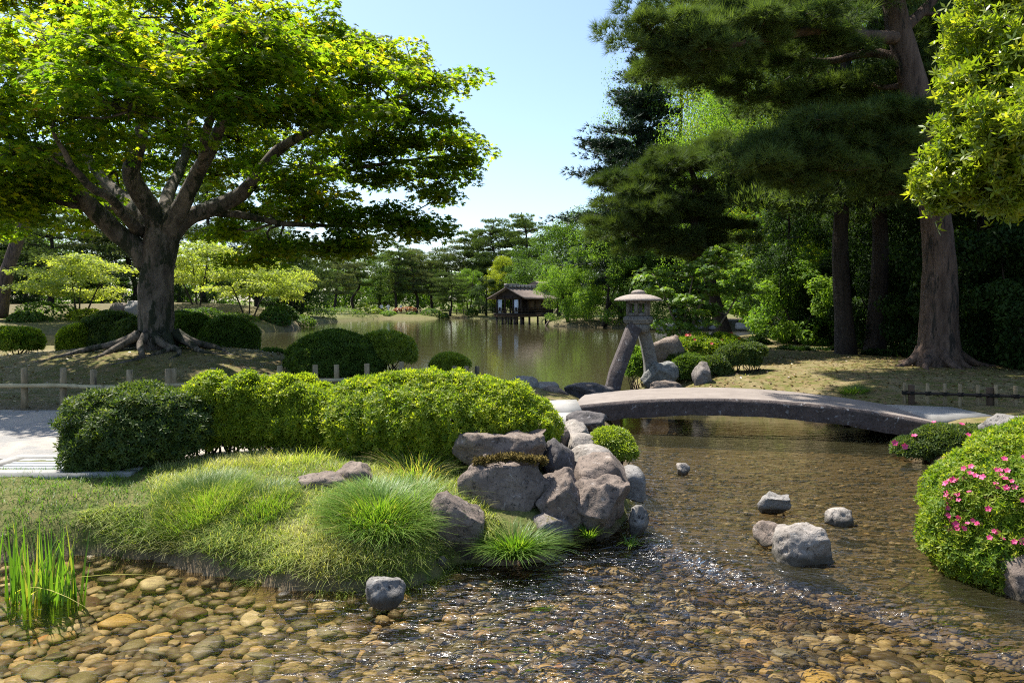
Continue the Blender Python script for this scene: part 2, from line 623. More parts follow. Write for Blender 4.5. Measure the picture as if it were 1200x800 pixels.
M['bark_dark'] = solidmat('dark_bark', (.02, .016, .013), (.06, .045, .035), 5, .9, .8, 9, (1.4, 1.4, .4), bdist=.05)
M['twig'] = solidmat('twig', (.09, .07, .05), (.17, .13, .10), 12, .85, .4)
M['rock'] = rockmat('river_rock', (.09, .066, .052), (.26, .205, .165), (.42, .37, .33))
M['rock_grey'] = rockmat('grey_rock', (.12, .112, .10), (.29, .27, .25), (.42, .42, .40))
M['rock_dark'] = rockmat('dark_rock', (.05, .045, .045), (.13, .115, .11), (.28, .26, .25))
M['rock_mossy'] = rockmat('mossy_rock', (.09, .075, .065), (.24, .21, .19), (.38, .35, .32), moss=(.10, .085, .015))
M['rock_pale'] = rockmat('pale_rock', (.16, .14, .12), (.36, .32, .28), (.48, .45, .41), dark=(.07, .06, .05))
M['moss'] = solidmat('moss_clump', (.05, .035, .008), (.22, .16, .03), 30, 1, 1, 60)
M['lantern'] = rockmat('lantern_stone', (.13, .12, .11), (.26, .245, .22), (.36, .35, .33))
M['lantern_roof'] = rockmat('lantern_roof_stone', (.22, .18, .155), (.36, .31, .27), (.42, .40, .36), dark=(.12, .1, .09))
M['lichen'] = rockmat('white_lichened_stone', (.08, .08, .075), (.30, .30, .28), (.5, .5, .48))
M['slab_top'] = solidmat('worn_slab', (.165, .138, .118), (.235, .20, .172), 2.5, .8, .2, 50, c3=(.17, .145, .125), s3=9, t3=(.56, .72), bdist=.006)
M['slab_side'] = rockmat('slab_flank_shaded', (.045, .036, .034), (.115, .09, .082), (.40, .40, .40), dark=(.02, .017, .016))  # shade of the bridge's front face put into a darker stone colour
M['slab_pale'] = solidmat('pale_slab', (.22, .21, .195), (.31, .30, .275), 4, .8, .3, 40, bdist=.005)
M['gravel'] = solidmat('path_gravel', (.15, .145, .135), (.28, .27, .255), 60, .95, .7, 120, c3=(.36, .31, .26), s3=.9, t3=(.45, .6), bdist=.008)
M['bamboo'] = solidmat('bamboo', (.30, .24, .13), (.50, .42, .25), 3, .5, .1, 20, (1, 1, .3), c3=(.16, .13, .08), s3=5, t3=(.6, .7))
M['post'] = solidmat('weathered_post', (.15, .11, .06), (.40, .31, .18), 7, .8, .5, 20, (2, 2, .4), c3=(.08, .065, .045), s3=3, t3=(.55, .65))
M['rope'] = solidmat('black_rope', (.006, .006, .006), (.02, .018, .015), 40, .9, .5, 80)
M['wood_dark'] = solidmat('dark_timber', (.018, .013, .010), (.05, .036, .028), 4, .8, .3, 20, (3, 3, .6))
M['wood_brown'] = solidmat('brown_timber', (.05, .032, .02), (.11, .07, .042), 4, .8, .3, 20, (3, 3, .6))
M['roof'] = solidmat('bark_shingle_roof', (.13, .10, .08), (.24, .19, .16), 1.5, .9, .6, 14, (1, 1, 4), bdist=.05)
M['tile'] = solidmat('ridge_tile', (.14, .13, .12), (.24, .22, .20), 3, .7, .3, 14)
M['paper'] = solidmat('paper_screen', (.66, .70, .78), (.76, .80, .86), 2, .8, 0)
M['iron'] = solidmat('grey_grate', (.26, .27, .28), (.38, .39, .40), 20, .6, .2, 50)
M['pit_shade'] = solidmat('drain_shadow', (.03, .03, .03), (.05, .05, .05), 20, .9, 0)
M['skin'] = solidmat('skin', (.45, .28, .2), (.5, .32, .23), 4, .6, 0)
M['hair'] = solidmat('hair', (.01, .008, .006), (.02, .015, .01), 4, .6, 0)
M['cloth_white'] = solidmat('white_cloth', (.7, .7, .7), (.8, .8, .8), 6, .8, 0)
M['cloth_dark'] = solidmat('dark_cloth', (.03, .03, .05), (.05, .05, .07), 6, .8, 0)
M['cloth_pink'] = solidmat('pale_pink_cloth', (.6, .45, .45), (.68, .5, .5), 6, .8, 0)

# ground
gm, nt, out = nmat('garden_ground')
co = coords(nt)
a_moss = N(nt, "ShaderNodeAttribute", attribute_name="moss").outputs['Fac']
a_grass = N(nt, "ShaderNodeAttribute", attribute_name="grass").outputs['Fac']
a_bed = N(nt, "ShaderNodeAttribute", attribute_name="bed").outputs['Fac']
n_big = noise(nt, co, .9, 6, .65, .4)
n_mid = noise(nt, co, 6, 8, .7, .3)
n_fine = noise(nt, co, 45, 6, .7)
soil = ramp(nt, n_mid, [(.3, (.075, .055, .035)), (.7, (.17, .13, .085))])
mossc = mixc(nt, ramp(nt, n_mid, [(.42, (0, 0, 0)), (.6, (1, 1, 1))]), ramp(nt, n_fine, [(.3, (.05, .06, .016)), (.7, (.14, .14, .03))]), ramp(nt, n_fine, [(.3, (.10, .075, .035)), (.7, (.24, .17, .085))]))
mossc = mixc(nt, ramp(nt, n_big, [(.5, (0, 0, 0)), (.62, (.8, .8, .8))]), mossc, ramp(nt, n_mid, [(.3, (.13, .11, .05)), (.7, (.25, .20, .11))]))
grassc = mixc(nt, ramp(nt, n_mid, [(.4, (0, 0, 0)), (.6, (1, 1, 1))]), ramp(nt, n_fine, [(.3, (.04, .055, .012)), (.7, (.11, .13, .03))]), ramp(nt, n_fine, [(.3, (.09, .08, .03)), (.7, (.20, .18, .07))]))
bedc = mixc(nt, ramp(nt, n_mid, [(.4, (0, 0, 0)), (.6, (1, 1, 1))]), ramp(nt, n_fine, [(.3, (.07, .05, .03)), (.7, (.17, .125, .075))]), ramp(nt, n_fine, [(.3, (.10, .075, .045)), (.7, (.22, .17, .10))]))
c = mixc(nt, a_moss, soil, mossc)
c = mixc(nt, a_grass, c, grassc)
c = mixc(nt, a_bed, c, bedc)
p = N(nt, "ShaderNodeBsdfPrincipled", inp={'Roughness': .95, 'Specular IOR Level': .15})
nt.links.new(c, p.inputs['Base Color'])
b = N(nt, "ShaderNodeBump", inp={'Strength': .8, 'Distance': .04})
nt.links.new(math_(nt, 'ADD', n_mid, math_(nt, 'MULTIPLY', n_fine, .35)), b.inputs['Height'])
nt.links.new(b.outputs[0], p.inputs['Normal'])
nt.links.new(p.outputs[0], out.inputs[0])
M['ground'] = gm

# water: clear over the pebbles, olive and cloudy in the pond
wm, nt, out = nmat('water')
tc = N(nt, "ShaderNodeTexCoord")
murk = N(nt, "ShaderNodeAttribute", attribute_name="murk").outputs['Fac']
riff = N(nt, "ShaderNodeAttribute", attribute_name="riffle").outputs['Fac']
calm = N(nt, "ShaderNodeAttribute", attribute_name="calm").outputs['Fac']
def wcoord(sx, sy):
    mp = N(nt, "ShaderNodeMapping"); mp.inputs['Scale'].default_value = (sx, sy, 1)
    nt.links.new(tc.outputs['Object'], mp.inputs[0]); return mp.outputs[0]
w_long = noise(nt, wcoord(1.0, 2.6), 3.0, 3, .55, .6)       # broad slow ripples
w_short = noise(nt, wcoord(1.0, 1.9), 10, 2, .4, .9)       # short chop of the stream
w_pond = noise(nt, wcoord(.55, 1.5), 6, 3, .6, .2)
hgt = math_(nt, 'ADD', math_(nt, 'MULTIPLY', w_long, math_(nt, 'MULTIPLY', riff, .13)), math_(nt, 'MULTIPLY', w_short, math_(nt, 'MULTIPLY', riff, .035)))
hgt = math_(nt, 'ADD', hgt, math_(nt, 'MULTIPLY', w_pond, math_(nt, 'MULTIPLY', calm, .0016)))
b = N(nt, "ShaderNodeBump", inp={'Strength': 1.0, 'Distance': 1.0})
nt.links.new(hgt, b.inputs['Height'])
fr = N(nt, "ShaderNodeFresnel", inp={'IOR': 1.45})
nt.links.new(b.outputs[0], fr.inputs['Normal'])
nt.links.new(math_(nt, 'ADD', math_(nt, 'MULTIPLY', riff, .42), 1.36), fr.inputs['IOR'])
gl = N(nt, "ShaderNodeBsdfGlossy", inp={'Roughness': .10, 'Color': (1, 1, 1, 1)})
nt.links.new(b.outputs[0], gl.inputs['Normal'])
nt.links.new(math_(nt, 'MINIMUM', math_(nt, 'ADD', math_(nt, 'MULTIPLY', riff, .10), -.005), .10), gl.inputs['Roughness'])
tr = N(nt, "ShaderNodeBsdfTransparent", inp={'Color': (.86, .79, .62, 1)})
df = N(nt, "ShaderNodeBsdfDiffuse", inp={'Color': (.055, .05, .024, 1)})
m1 = N(nt, "ShaderNodeMixShader")
nt.links.new(murk, m1.inputs[0]); nt.links.new(tr.outputs[0], m1.inputs[1]); nt.links.new(df.outputs[0], m1.inputs[2])
m2 = N(nt, "ShaderNodeMixShader")
nt.links.new(fr.outputs[0], m2.inputs[0]); nt.links.new(m1.outputs[0], m2.inputs[1]); nt.links.new(gl.outputs[0], m2.inputs[2])
nt.links.new(m2.outputs[0], out.inputs[0])
M['water'] = wm

# stones on the bed: colour from a vertex tint
pm, nt, out = nmat('bed_pebbles')
co = coords(nt)
at_ = N(nt, "ShaderNodeAttribute", attribute_name="tint").outputs['Fac']
c = ramp(nt, at_, [(0, (.03, .024, .02)), (.25, (.085, .065, .045)), (.45, (.17, .14, .09)), (.65, (.25, .20, .12)), (.82, (.36, .29, .17)), (.93, (.40, .27, .12)), (1, (.45, .40, .31))])
c = mixc(nt, ramp(nt, noise(nt, co, 40, 5, .7), [(.4, (.5, .5, .5)), (.65, (0, 0, 0))]), c, (.07, .055, .035))
p = N(nt, "ShaderNodeBsdfPrincipled", inp={'Roughness': .6, 'Specular IOR Level': .3})
nt.links.new(c, p.inputs['Base Color'])
nt.links.new(p.outputs[0], out.inputs[0])
M['bed'] = pm
PEB = {'dark': (.045, .038, .032), 'brown': (.10, .066, .042), 'olive': (.14, .13, .075), 'tan': (.24, .19, .115), 'ochre': (.38, .27, .10), 'orange': (.36, .19, .085), 'pale': (.42, .37, .27), 'grey': (.15, .145, .13)}
for k, c0 in PEB.items():
    c0 = np.array(c0)
    M['peb_' + k] = solidmat(k + '_pebble', tuple(c0 * .7), tuple(c0 * 1.2), 14, .5, .3, 60, c3=tuple(c0 * .45), s3=9, t3=(.55, .7), bdist=.004)

# ------------------------------------------------------------------ ground, water, path
def axis(a, b, fine, lo, hi, g=1.09):
    out_ = list(np.arange(a, b, fine))
    s, v = fine, b
    while v < hi:
        out_.append(v); s *= g; v += s
    out_.append(hi)
    s, v = fine, a
    left = []
    while v > lo:
        s *= g; v -= s; left.append(max(v, lo))
    return np.array(sorted(set(left)) + out_)


def sheet(xs, ys, zf):
    X, Y = np.meshgrid(xs, ys)
    x, y = X.ravel(), Y.ravel()
    z = zf(x, y)
    nx, ny = len(xs), len(ys)
    i = np.arange(ny - 1)[:, None] * nx
    j = np.arange(nx - 1)[None]
    Fq = np.stack([i + j, i + j + 1, i + nx + j + 1, i + nx + j], -1).reshape(-1, 4)
    return np.stack([x, y, z], 1), Fq


def add_attr(o, name, val):
    a = o.data.attributes.new(name, 'FLOAT', 'POINT')
    a.data.foreach_set("value", np.asarray(val, np.float32))


gx, gy = axis(-6, 6.5, .075, -900, 900, 1.07), axis(3.2, 18, .075, -15, 1400, 1.06)
V, Fq = sheet(gx, gy, hz)
mb = MB(); mb.add(V, Fq)
g_o = mb.build("ground", M['ground'], None, True)
tag(g_o, kind='structure')
x, y, z = V.T
dl, dr, du = sdist(POLY_L, x, y), sdist(POLY_R, x, y), sdist(POLY_U, x, y)
best = np.maximum(np.maximum(dl, dr), du)
add_attr(g_o, "bed", 1 - smooth(-.05, .03, best + .03 * vnoise(V * 9)))
add_attr(g_o, "moss", np.clip(smooth(11.0, 12.5, y) * (y < 60) + (dr > 0) * (y < 60), 0, 1))
add_attr(g_o, "grass", np.clip((du > 0) * 1.0 * (1 - .6 * (y < 80)) + (dl > 0) * (y < 8.4), 0, 1))

wx, wy = axis(-4.5, 5.0, .035, -110, 125, 1.08), axis(3.4, 9.5, .035, -12, 150, 1.07)


def wave_z(x, y):                       # standing ripples, tallest in the quick tongue of the stream
    s_ = step_dist(x, y)
    run = np.exp(-((x - .45 - (5.0 - y) * -.1) / 1.5) ** 2) * (1 - smooth(6.2, 7.2, y))
    amp = .0015 + .011 * run * (s_ < .4) + .0035 * smooth(-.3, .3, s_) * (1 - smooth(8, 11, y)) + .003 * np.exp(-((s_ + .15) / .2) ** 2)
    q = np.stack([x * 3.2 + .5 * y, y * 6.0, 0 * x], 1)
    return water_z(x, y) + amp * fbm(q + .8 * vnoise(q * .6, 2)[:, None], 3, 12) * ((y > 3.3) & (y < 10.5) & (np.abs(x) < 5.2))


V, Fq = sheet(wx, wy, wave_z)
mb = MB(); mb.add(V, Fq)
w_o = mb.build("water", M['water'], None, True)
tag(w_o, kind='structure')
x, y, z = V.T
s_ = step_dist(x, y)
add_attr(w_o, "murk", np.clip(  .04 + .22 * smooth(-.1, .2, s_) + .2 * smooth(8.5, 12, y) + .45 * smooth(13, 20, y), 0, 1))
run = np.exp(-((x - .45 - (5.0 - y) * -.1) / 1.5) ** 2) * (1 - smooth(6.2, 7.2, y))      # the quick tongue of the stream
add_attr(w_o, "riffle", np.clip(.14 * (1 - smooth(9, 14, y)) + .75 * run + .42 * smooth(-.3, .3, s_) * (1 - smooth(9.0, 11.5, y)) * 1.0 + .15 * np.exp(-((s_ + .05) / .12) ** 2), 0, 2.6))
add_attr(w_o, "calm", np.clip(.25 + smooth(9, 14, y) * 1.0, 0, 1.3))

# gravel path behind the hedge, laid just above the soil
PATH_F = [(-16, 7.4), (-4.5, 7.75), (-3.0, 8.0), (-1.6, 8.9), (-.2, 10.0), (.55, 11.0)]
PATH_B = [(-16, 11.3), (-4.5, 11.4), (-3.0, 11.5), (-1.6, 11.8), (-.2, 12.6), (.55, 13.2)]
n = 260
t = np.linspace(0, 1, n)
A = spline([(p_[0], p_[1], 0) for p_ in PATH_F], n); B = spline([(p_[0], p_[1], 0) for p_ in PATH_B], n)
k = 60
u = np.linspace(0, 1, k)
Pp = A[:, None] * (1 - u)[None, :, None] + B[:, None] * u[None, :, None]
Pp = Pp.reshape(-1, 3)
Pp[:, 2] = hz(Pp[:, 0], Pp[:, 1]) + .012
i = np.arange(n - 1)[:, None] * k; j = np.arange(k - 1)[None]
mb = MB(); mb.add(Pp, np.stack([i + j, i + k + j, i + k + j + 1, i + j + 1], -1).reshape(-1, 4))
tag(mb.build("path", M['gravel'], None, True), kind='structure')


# ------------------------------------------------------------------ plants, generic
def clump_leaves(mb, c, rad, n, size, tpl, tint0, r, up=.6, flat=None, tvar=.25, shell=.35):
    """a clump of leaves round c: points in an ellipsoid, kept towards its skin"""
    d = unit(r.normal(size=(n, 3)))
    rr = r.uniform(shell, 1, n) ** .6
    p = c + d * rr[:, None] * np.array(rad)
    nrm = d * (1 - up) + np.array([0, 0, 1]) * up + r.normal(size=(n, 3)) * .38
    scatter(mb, tpl, p, nrm, size * r.uniform(.7, 1.25, n), np.clip(tint0 + r.normal(0, tvar, n), 0, 1), r)


def spray(mb, c, rad, n, size, tpl, tint0, r, outward=None, droop=.25, tvar=.22):
    """flat layered spray of leaves, edges drooping"""
    a = r.uniform(0, 2 * math.pi, n)
    q = np.sqrt(r.uniform(0, 1, n))
    p = np.stack([np.cos(a) * q * rad[0], np.sin(a) * q * rad[1], r.normal(0, 1, n) * rad[2] - droop * rad[0] * q ** 2], 1)
    nrm = np.stack([np.cos(a) * q * .5, np.sin(a) * q * .5, np.ones(n)], 1) + r.normal(size=(n, 3)) * .42
    scatter(mb, tpl, p + c, nrm, size * r.uniform(.65, 1.2, n), np.clip(tint0 + r.normal(0, tvar, n), 0, 1), r)


def limb_to(mb, src, dst, r0, r1, r, seg=6, sag=.12):
    src, dst = np.array(src), np.array(dst)
    L = np.linalg.norm(dst - src)
    m1 = src * .67 + dst * .33 + r.normal(size=3) * L * .06 + [0, 0, L * sag]
    m2 = src * .33 + dst * .67 + r.normal(size=3) * L * .06 + [0, 0, L * sag * .8]
    tube(mb, [src, m1, m2, dst], r0, r1, seg, 9)


def pick_source(nodes, dst):
    """nearest limb node, below the target if possible"""
    Nn = np.array([q[0] for q in nodes])
    d = np.linalg.norm(Nn - dst, axis=1) + np.clip(Nn[:, 2] - dst[2] + .1, 0, 9) * 2.0
    return nodes[int(np.argmin(d))]


def proto_pine(seed, H, W, mat, bark='bark_dark', tuft=.42, density=1.0, lean=0.0, start=.35, layers=9):
    """pine with bent trunk and flat needle pads; returned at the origin"""
    r = np.random.default_rng(seed)
    t = thing("pine_tree", "pine", "tree", (0, 0, 0))
    wood, fol = MB(), MB()
    pts = [np.array([0, 0, -.6])]
    for k in range(1, 6):
        f = k / 5
        pts.append(np.array([lean * f + r.normal() * .03 * H * f, r.normal() * .03 * H, H * f * .96]))
    C = spline(pts, 22)
    rad = np.interp(np.linspace(0, 1, 22), [0, .1, 1], [H * .030, H * .021, H * .004])
    tube(wood, C, list(rad), seg=10, resample=False, bump=.12, seed=seed)
    for k in range(layers):
        f = start + (1 - start) * (k + .3) / layers
        nb = 4 if k < layers - 1 else 2
        a0 = r.uniform(0, 6.28)
        for q in range(nb):
            a = a0 + q * 2 * math.pi / nb + r.uniform(-.4, .4)
            ci = C[min(21, int(f * 21))]
            prof = math.sin(math.pi * min(1, (1 - f) / (1 - start) * .62 + .16))
            reach = W * .5 * prof * r.uniform(.55, 1.1)
            dst = ci + [math.cos(a) * reach, math.sin(a) * reach, r.uniform(-.02, .05) * H]
            limb_to(wood, ci, dst, H * .007, H * .002, r, 5, .08)
            prad = W * r.uniform(.11, .17)
            nt_ = int(95 * density)
            for s in range(3):
                cc = dst + r.normal(size=3) * [prad * .7, prad * .7, prad * .12] - (dst - ci) * .12 * s
                d = unit(r.normal(size=(nt_, 3)) * [1, 1, .5])
                p = cc + d * np.array([prad, prad, prad * .33]) * (r.uniform(.3, 1, nt_) ** .5)[:, None]
                scatter(fol, NEEDW, p, d * [1, 1, .4] + [0, 0, .75] + r.normal(size=(nt_, 3)) * .3, tuft * r.uniform(.6, 1.2, nt_), np.clip(r.normal(.4 + .15 * r.normal(), .25, nt_), 0, 1), r)
    wood.build("trunk", M[bark], t, True)
    fol.build("crown", M[mat], t)
    return t


def proto_cedar(seed, H, W, mat='cedar', tuft=.4):
    r = np.random.default_rng(seed)
    t = thing("cedar_tree", "cedar", "tree", (0, 0, 0))
    wood, fol = MB(), MB()
    C = spline([[0, 0, -.5], [r.normal() * .2, 0, H * .5], [r.normal() * .3, 0, H * .97]], 20)
    tube(wood, C, list(np.linspace(H * .026, H * .003, 20)), seg=9, resample=False, bump=.08)
    nl = 20
    for k in range(nl):
        f = .22 + .77 * k / nl
        reach0 = W * .5 * (1 - f) ** .6 * 1.25
        for q in range(6):
            a = r.uniform(0, 6.28)
            ci = C[int(f * 19)]
            L = reach0 * r.uniform(.35, 1.1)
            d0 = np.array([math.cos(a), math.sin(a), 0])
            dst = ci + d0 * L + [0, 0, -.10 * L + .4]
            tube(wood, [ci, (ci + dst) / 2 + [0, 0, .12 * L], dst], H * .004, H * .001, 4, 6, caps=False)
            m = int(45 + 30 * L)
            u_ = r.uniform(.25, 1.05, m)
            p = ci + (dst - ci) * u_[:, None] + [0, 0, .1] + r.normal(size=(m, 3)) * [L * .13 + .1, L * .13 + .1, .12]
            scatter(fol, NEEDW, p, d0 + r.normal(size=(m, 3)) * .5 + [0, 0, .25], tuft * r.uniform(.6, 1.2, m), r.uniform(0, 1, m), r)
    wood.build("trunk", M['bark_dark'], t, True)
    fol.build("crown", M[mat], t)
    return t


def proto_broad(seed, H, W, mat, leaf=.22, nleaf=14000, base=.18, bark='bark_dark', layered=False, nclump=70, tpl=None, stems=1, name="broadleaf_tree", top=1.0):
    r = np.random.default_rng(seed)
    t = thing(name, "tree", "tree", (0, 0, 0))
    wood, fol = MB(), MB()
    nodes = []
    for s in range(stems):
        a = r.uniform(0, 6.28)
        off = 0 if stems == 1 else W * .12
        P = [[0 + off * .3 * math.cos(a), off * .3 * math.sin(a), -.4], [off * math.cos(a), off * math.sin(a), H * .25], [off * 1.8 * math.cos(a) + r.normal() * .04 * H, off * 1.8 * math.sin(a), H * .6], [off * 2 * math.cos(a), off * 2 * math.sin(a), H * .88]]
        C = spline(P, 16)
        rr = np.linspace(H * .028, H * .005, 16) / (stems ** .5)
        tube(wood, C, list(rr), seg=9, resample=False, bump=.1, seed=seed)
        nodes += [(C[k], rr[k]) for k in range(3, 16)]
    cl = []
    ang = r.uniform(0, 6.28, nclump)
    for k in range(nclump):
        f = base + (1 - base) * ((k + .5) / nclump)
        rel = (f - base) / (1 - base)
        prof = (math.sin(math.pi * min(.98, rel * .80 + .16))) ** .7
        q = math.sqrt(r.uniform(.12, 1)) * prof * W * .5
        wob = 1 + .25 * math.sin(3 * ang[k] + seed) + r.normal() * .1
        cl.append(np.array([math.cos(ang[k]) * q * wob, math.sin(ang[k]) * q * wob, H * f * top - H * .04]))
    per = nleaf // nclump
    for c in cl:
        s_, rs = pick_source(nodes, c)
        limb_to(wood, s_, c, min(rs * .55, H * .012), H * .0018, r, 5, .05)
        nodes.append(((s_ + c) / 2, rs * .5))
        cr = W * r.uniform(.09, .16)
        if layered:
            spray(fol, c, (cr * 1.25, cr * 1.25, cr * .10), per, leaf, tpl or KITE, r.uniform(.2, .8), r)
        else:
            clump_leaves(fol, c, (cr, cr, cr * .72), per, leaf, tpl or KITE, r.uniform(.2, .75), r, up=.45)
    wood.build("trunk", M[bark], t, True)
    fol.build("crown", M[mat], t)
    return t


used = set()


def place(proto, px, Y, H0, H, label, rz=0.0, wide=1.0, group=None, name=None, z=None, base_py=None):
    o = proto if id(proto) not in used else copy_tree(proto)
    used.add(id(proto))
    x = (px - 600) / F * Y
    zz = gz(x, Y) if z is None else z
    o.location = (x, Y, zz)
    s = H / H0
    o.scale = (s * wide, s * wide, s)
    o.rotation_euler = (0, 0, rz)
    tag(o, label, "tree", group)
    if name: o.name = name
    return o


# ------------------------------------------------------------------ the big maple on the left
def big_maple():
    r = np.random.default_rng(11)
    bx, by = at(185, 430, 16)[:2]
    z0 = gz(bx, by)
    t = thing("maple_tree", "great spreading maple with rough forked trunk and layered green crown behind the bamboo fence", "tree", (bx, by, z0))
    wood, fol, roots = MB(), MB(), MB()
    A = lambda px, py, dy=0: at(px, py, 16 + dy)
    tr = [A(186, 446), A(184, 425), A(183, 395), A(182, 350), A(184, 310), A(188, 282), A(190, 262)]
    tube(wood, tr, [.62, .46, .36, .33, .34, .35, .26], seg=30, n=40, bump=.20, seed=3)
    limbs = [
        ([A(176, 312), A(150, 282, -.2), A(118, 250, -.5), A(80, 222, -.9), A(40, 203, -1.3), A(0, 190, -1.6), A(-70, 150, -2)], [.30, .27, .24, .21, .18, .14, .07]),
        ([A(60, 212, -1.1), A(30, 180, -1.2), A(8, 140, -1.5), A(15, 80, -1.8), A(0, 20, -2)], [.15, .12, .10, .07, .03]),
        ([A(186, 285), A(165, 250, .5), A(135, 225, 1.1), A(105, 190, 1.6), A(80, 140, 2.2), A(55, 70, 2.6)], [.28, .22, .18, .15, .10, .04]),
        ([A(188, 280), A(168, 235, -.3), A(157, 195, -.6), A(162, 150, -.8), A(150, 90, -1.2), A(165, 20, -1.4)], [.30, .26, .22, .15, .10, .04]),
        ([A(192, 282), A(214, 240, -.3), A(236, 200, -.6), A(252, 165, -.9), A(272, 130, -1.2), A(300, 105, -1.5), A(340, 75, -1.7)], [.28, .23, .19, .17, .13, .10, .04]),
        ([A(194, 284), A(225, 252, .2), A(268, 236, .3), A(300, 212, .3), A(322, 180, .3), A(352, 160, .2), A(420, 130), A(480, 110)], [.28, .25, .22, .19, .16, .12, .08, .03]),
        ([A(240, 246, .3), A(290, 255, .9), A(340, 262, 1.4), A(400, 262, 1.6), A(470, 268, 1.6)], [.13, .10, .08, .05, .02]),
        ([A(300, 212, .3), A(360, 205, 1.2), A(430, 195, 1.8), A(500, 185, 2.2), A(550, 188, 2.3)], [.12, .09, .06, .04, .02]),
        ([A(190, 270), A(200, 225, 1.2), A(215, 180, 2.6), A(230, 120, 3.6), A(240, 50, 4)], [.22, .18, .13, .09, .03]),
        ([A(175, 275, .2), A(150, 262, -.6), A(120, 235, -2.0), A(85, 195, -3.2), A(60, 150, -3.8)], [.18, .15, .12, .08, .03]),
        ([A(236, 200, -.6), A(240, 160, -2), A(255, 110, -3), A(280, 50, -3.6)], [.14, .11, .08, .03]),
    ]
    nodes = []
    for L, rad in limbs:
        n = len(L) * 4
        C = spline(L, n)
        C[2:] = C[2:] + fbm(C[2:] * 1.3, 2, 9)[:, None] * np.array([.10, .05, .08])
        rr = .76 * np.interp(np.linspace(0, len(rad) - 1, n), np.arange(len(rad)), rad)
        tube(wood, C, list(rr), seg=14, resample=False, bump=.13, seed=5)
        nodes += [(C[k], rr[k]) for k in range(5, n)]
    # surface roots
    for k in range(15):
        a = 2 * math.pi * k / 15 + r.uniform(-.2, .2)
        L = r.uniform(1.3, 3.4)
        P = []
        ww = r.uniform(-.6, .6)
        for q in range(9):
            f = q / 8
            aa = a + ww * f + .25 * math.sin(f * 7 + k)
            d = .38 + L * f
            X, Y_ = bx + math.cos(aa) * d, by + math.sin(aa) * d * .8
            P.append([X, Y_, gz(X, Y_) + (.30 * (1 - f) ** 4 + .005) - .05 * f])
        tube(roots, P, [.12, .085, .065, .05, .042, .035, .03, .022, .01], seg=8, n=26, bump=.25, seed=k)
    # foliage pads: picture column, row, depth offset, radius in metres
    pads = [(30, 235, -1, 1.5), (90, 240, 3, 1.6), (-40, 215, -2, 1.6), (10, 170, -3, 1.7), (60, 120, -3, 1.7), (20, 60, -2, 1.8), (-50, 110, 0, 1.8),
            (120, 60, -3.5, 1.7), (150, 120, -4, 1.3), (210, 95, -3.8, 1.5), (90, 180, 3, 1.7), (200, 150, 3.5, 1.8), (280, 160, 3.5, 1.6), (150, 190, 4.5, 1.7),
            (230, 40, -3, 1.8), (300, 60, -3.4, 1.4), (190, -10, -1, 1.5), (90, 0, 1, 1.5), (0, -20, 0, 1.6), (280, 25, 0, 1.5), (360, 30, 0, 1.2), (375, 75, -1.5, 1.2),
            (330, 120, -2.2, 1.2), (385, 130, -1.6, 1.2), (440, 90, -.8, 1.1), (425, 60, 1, 1.0), (480, 75, 1, 1.0), (510, 90, .5, .8), (495, 125, .5, 1.0), (440, 150, .8, 1.2),
            (400, 175, 1.5, 1.3), (470, 170, 1.6, 1.1), (525, 165, 1.8, .8), (550, 188, 2.2, .75), (505, 200, 2, .8), (450, 205, 2.4, .9), (350, 190, 3, 1.4),
            (515, 225, 2, .6), (360, 240, 1.8, 1.2), (300, 245, 3, 1.1), (410, 252, 1.6, 1.1), (465, 258, 1.4, 1.0), (500, 268, 1.6, .7), (430, 280, 1, .9), (380, 285, .8, .9), (330, 285, 1.6, .8),
            (345, 215, 0, 1.1), (250, 200, 4.5, 1.4), (140, 225, 5, 1.3), (60, 205, 4.5, 1.5), (-20, 250, 2, 1.4), (260, 110, 2.5, 1.5), (330, 60, 3, 1.5), (160, 60, 4, 2.0), (60, 60, 4, 2.0),
            (270, 270, 4, .9), (300, 300, 2.5, .7), (400, 110, 2.8, 1.3)]
    for (px, py, dy, pr) in pads:
        c = at(px, py, 16 + dy)
        s, rs = pick_source(nodes, c)
        limb_to(wood, s, c - [0, 0, .15], min(rs * .5, .075), .02, r, 7, .06)
        m = int(10 * pr ** 1.6) + 4
        for q in range(m):
            d = r.normal(size=3)
            cc = c + d / np.linalg.norm(d) * r.uniform(.25, 1.05) * np.array([pr, pr, pr * .42])
            limb_to(wood, c - [0, 0, .12], cc - [0, 0, .04], .016, .005, r, 4, .03)
            rad = r.uniform(.32, .62)
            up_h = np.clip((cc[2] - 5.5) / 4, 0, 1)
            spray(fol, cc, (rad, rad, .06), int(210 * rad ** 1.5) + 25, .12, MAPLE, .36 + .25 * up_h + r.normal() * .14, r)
    wood.build("trunk", M['bark'], t, True)
    roots.build("root", M['bark'], t, True)
    fol.build("crown", M['maple'], t)


big_maple()


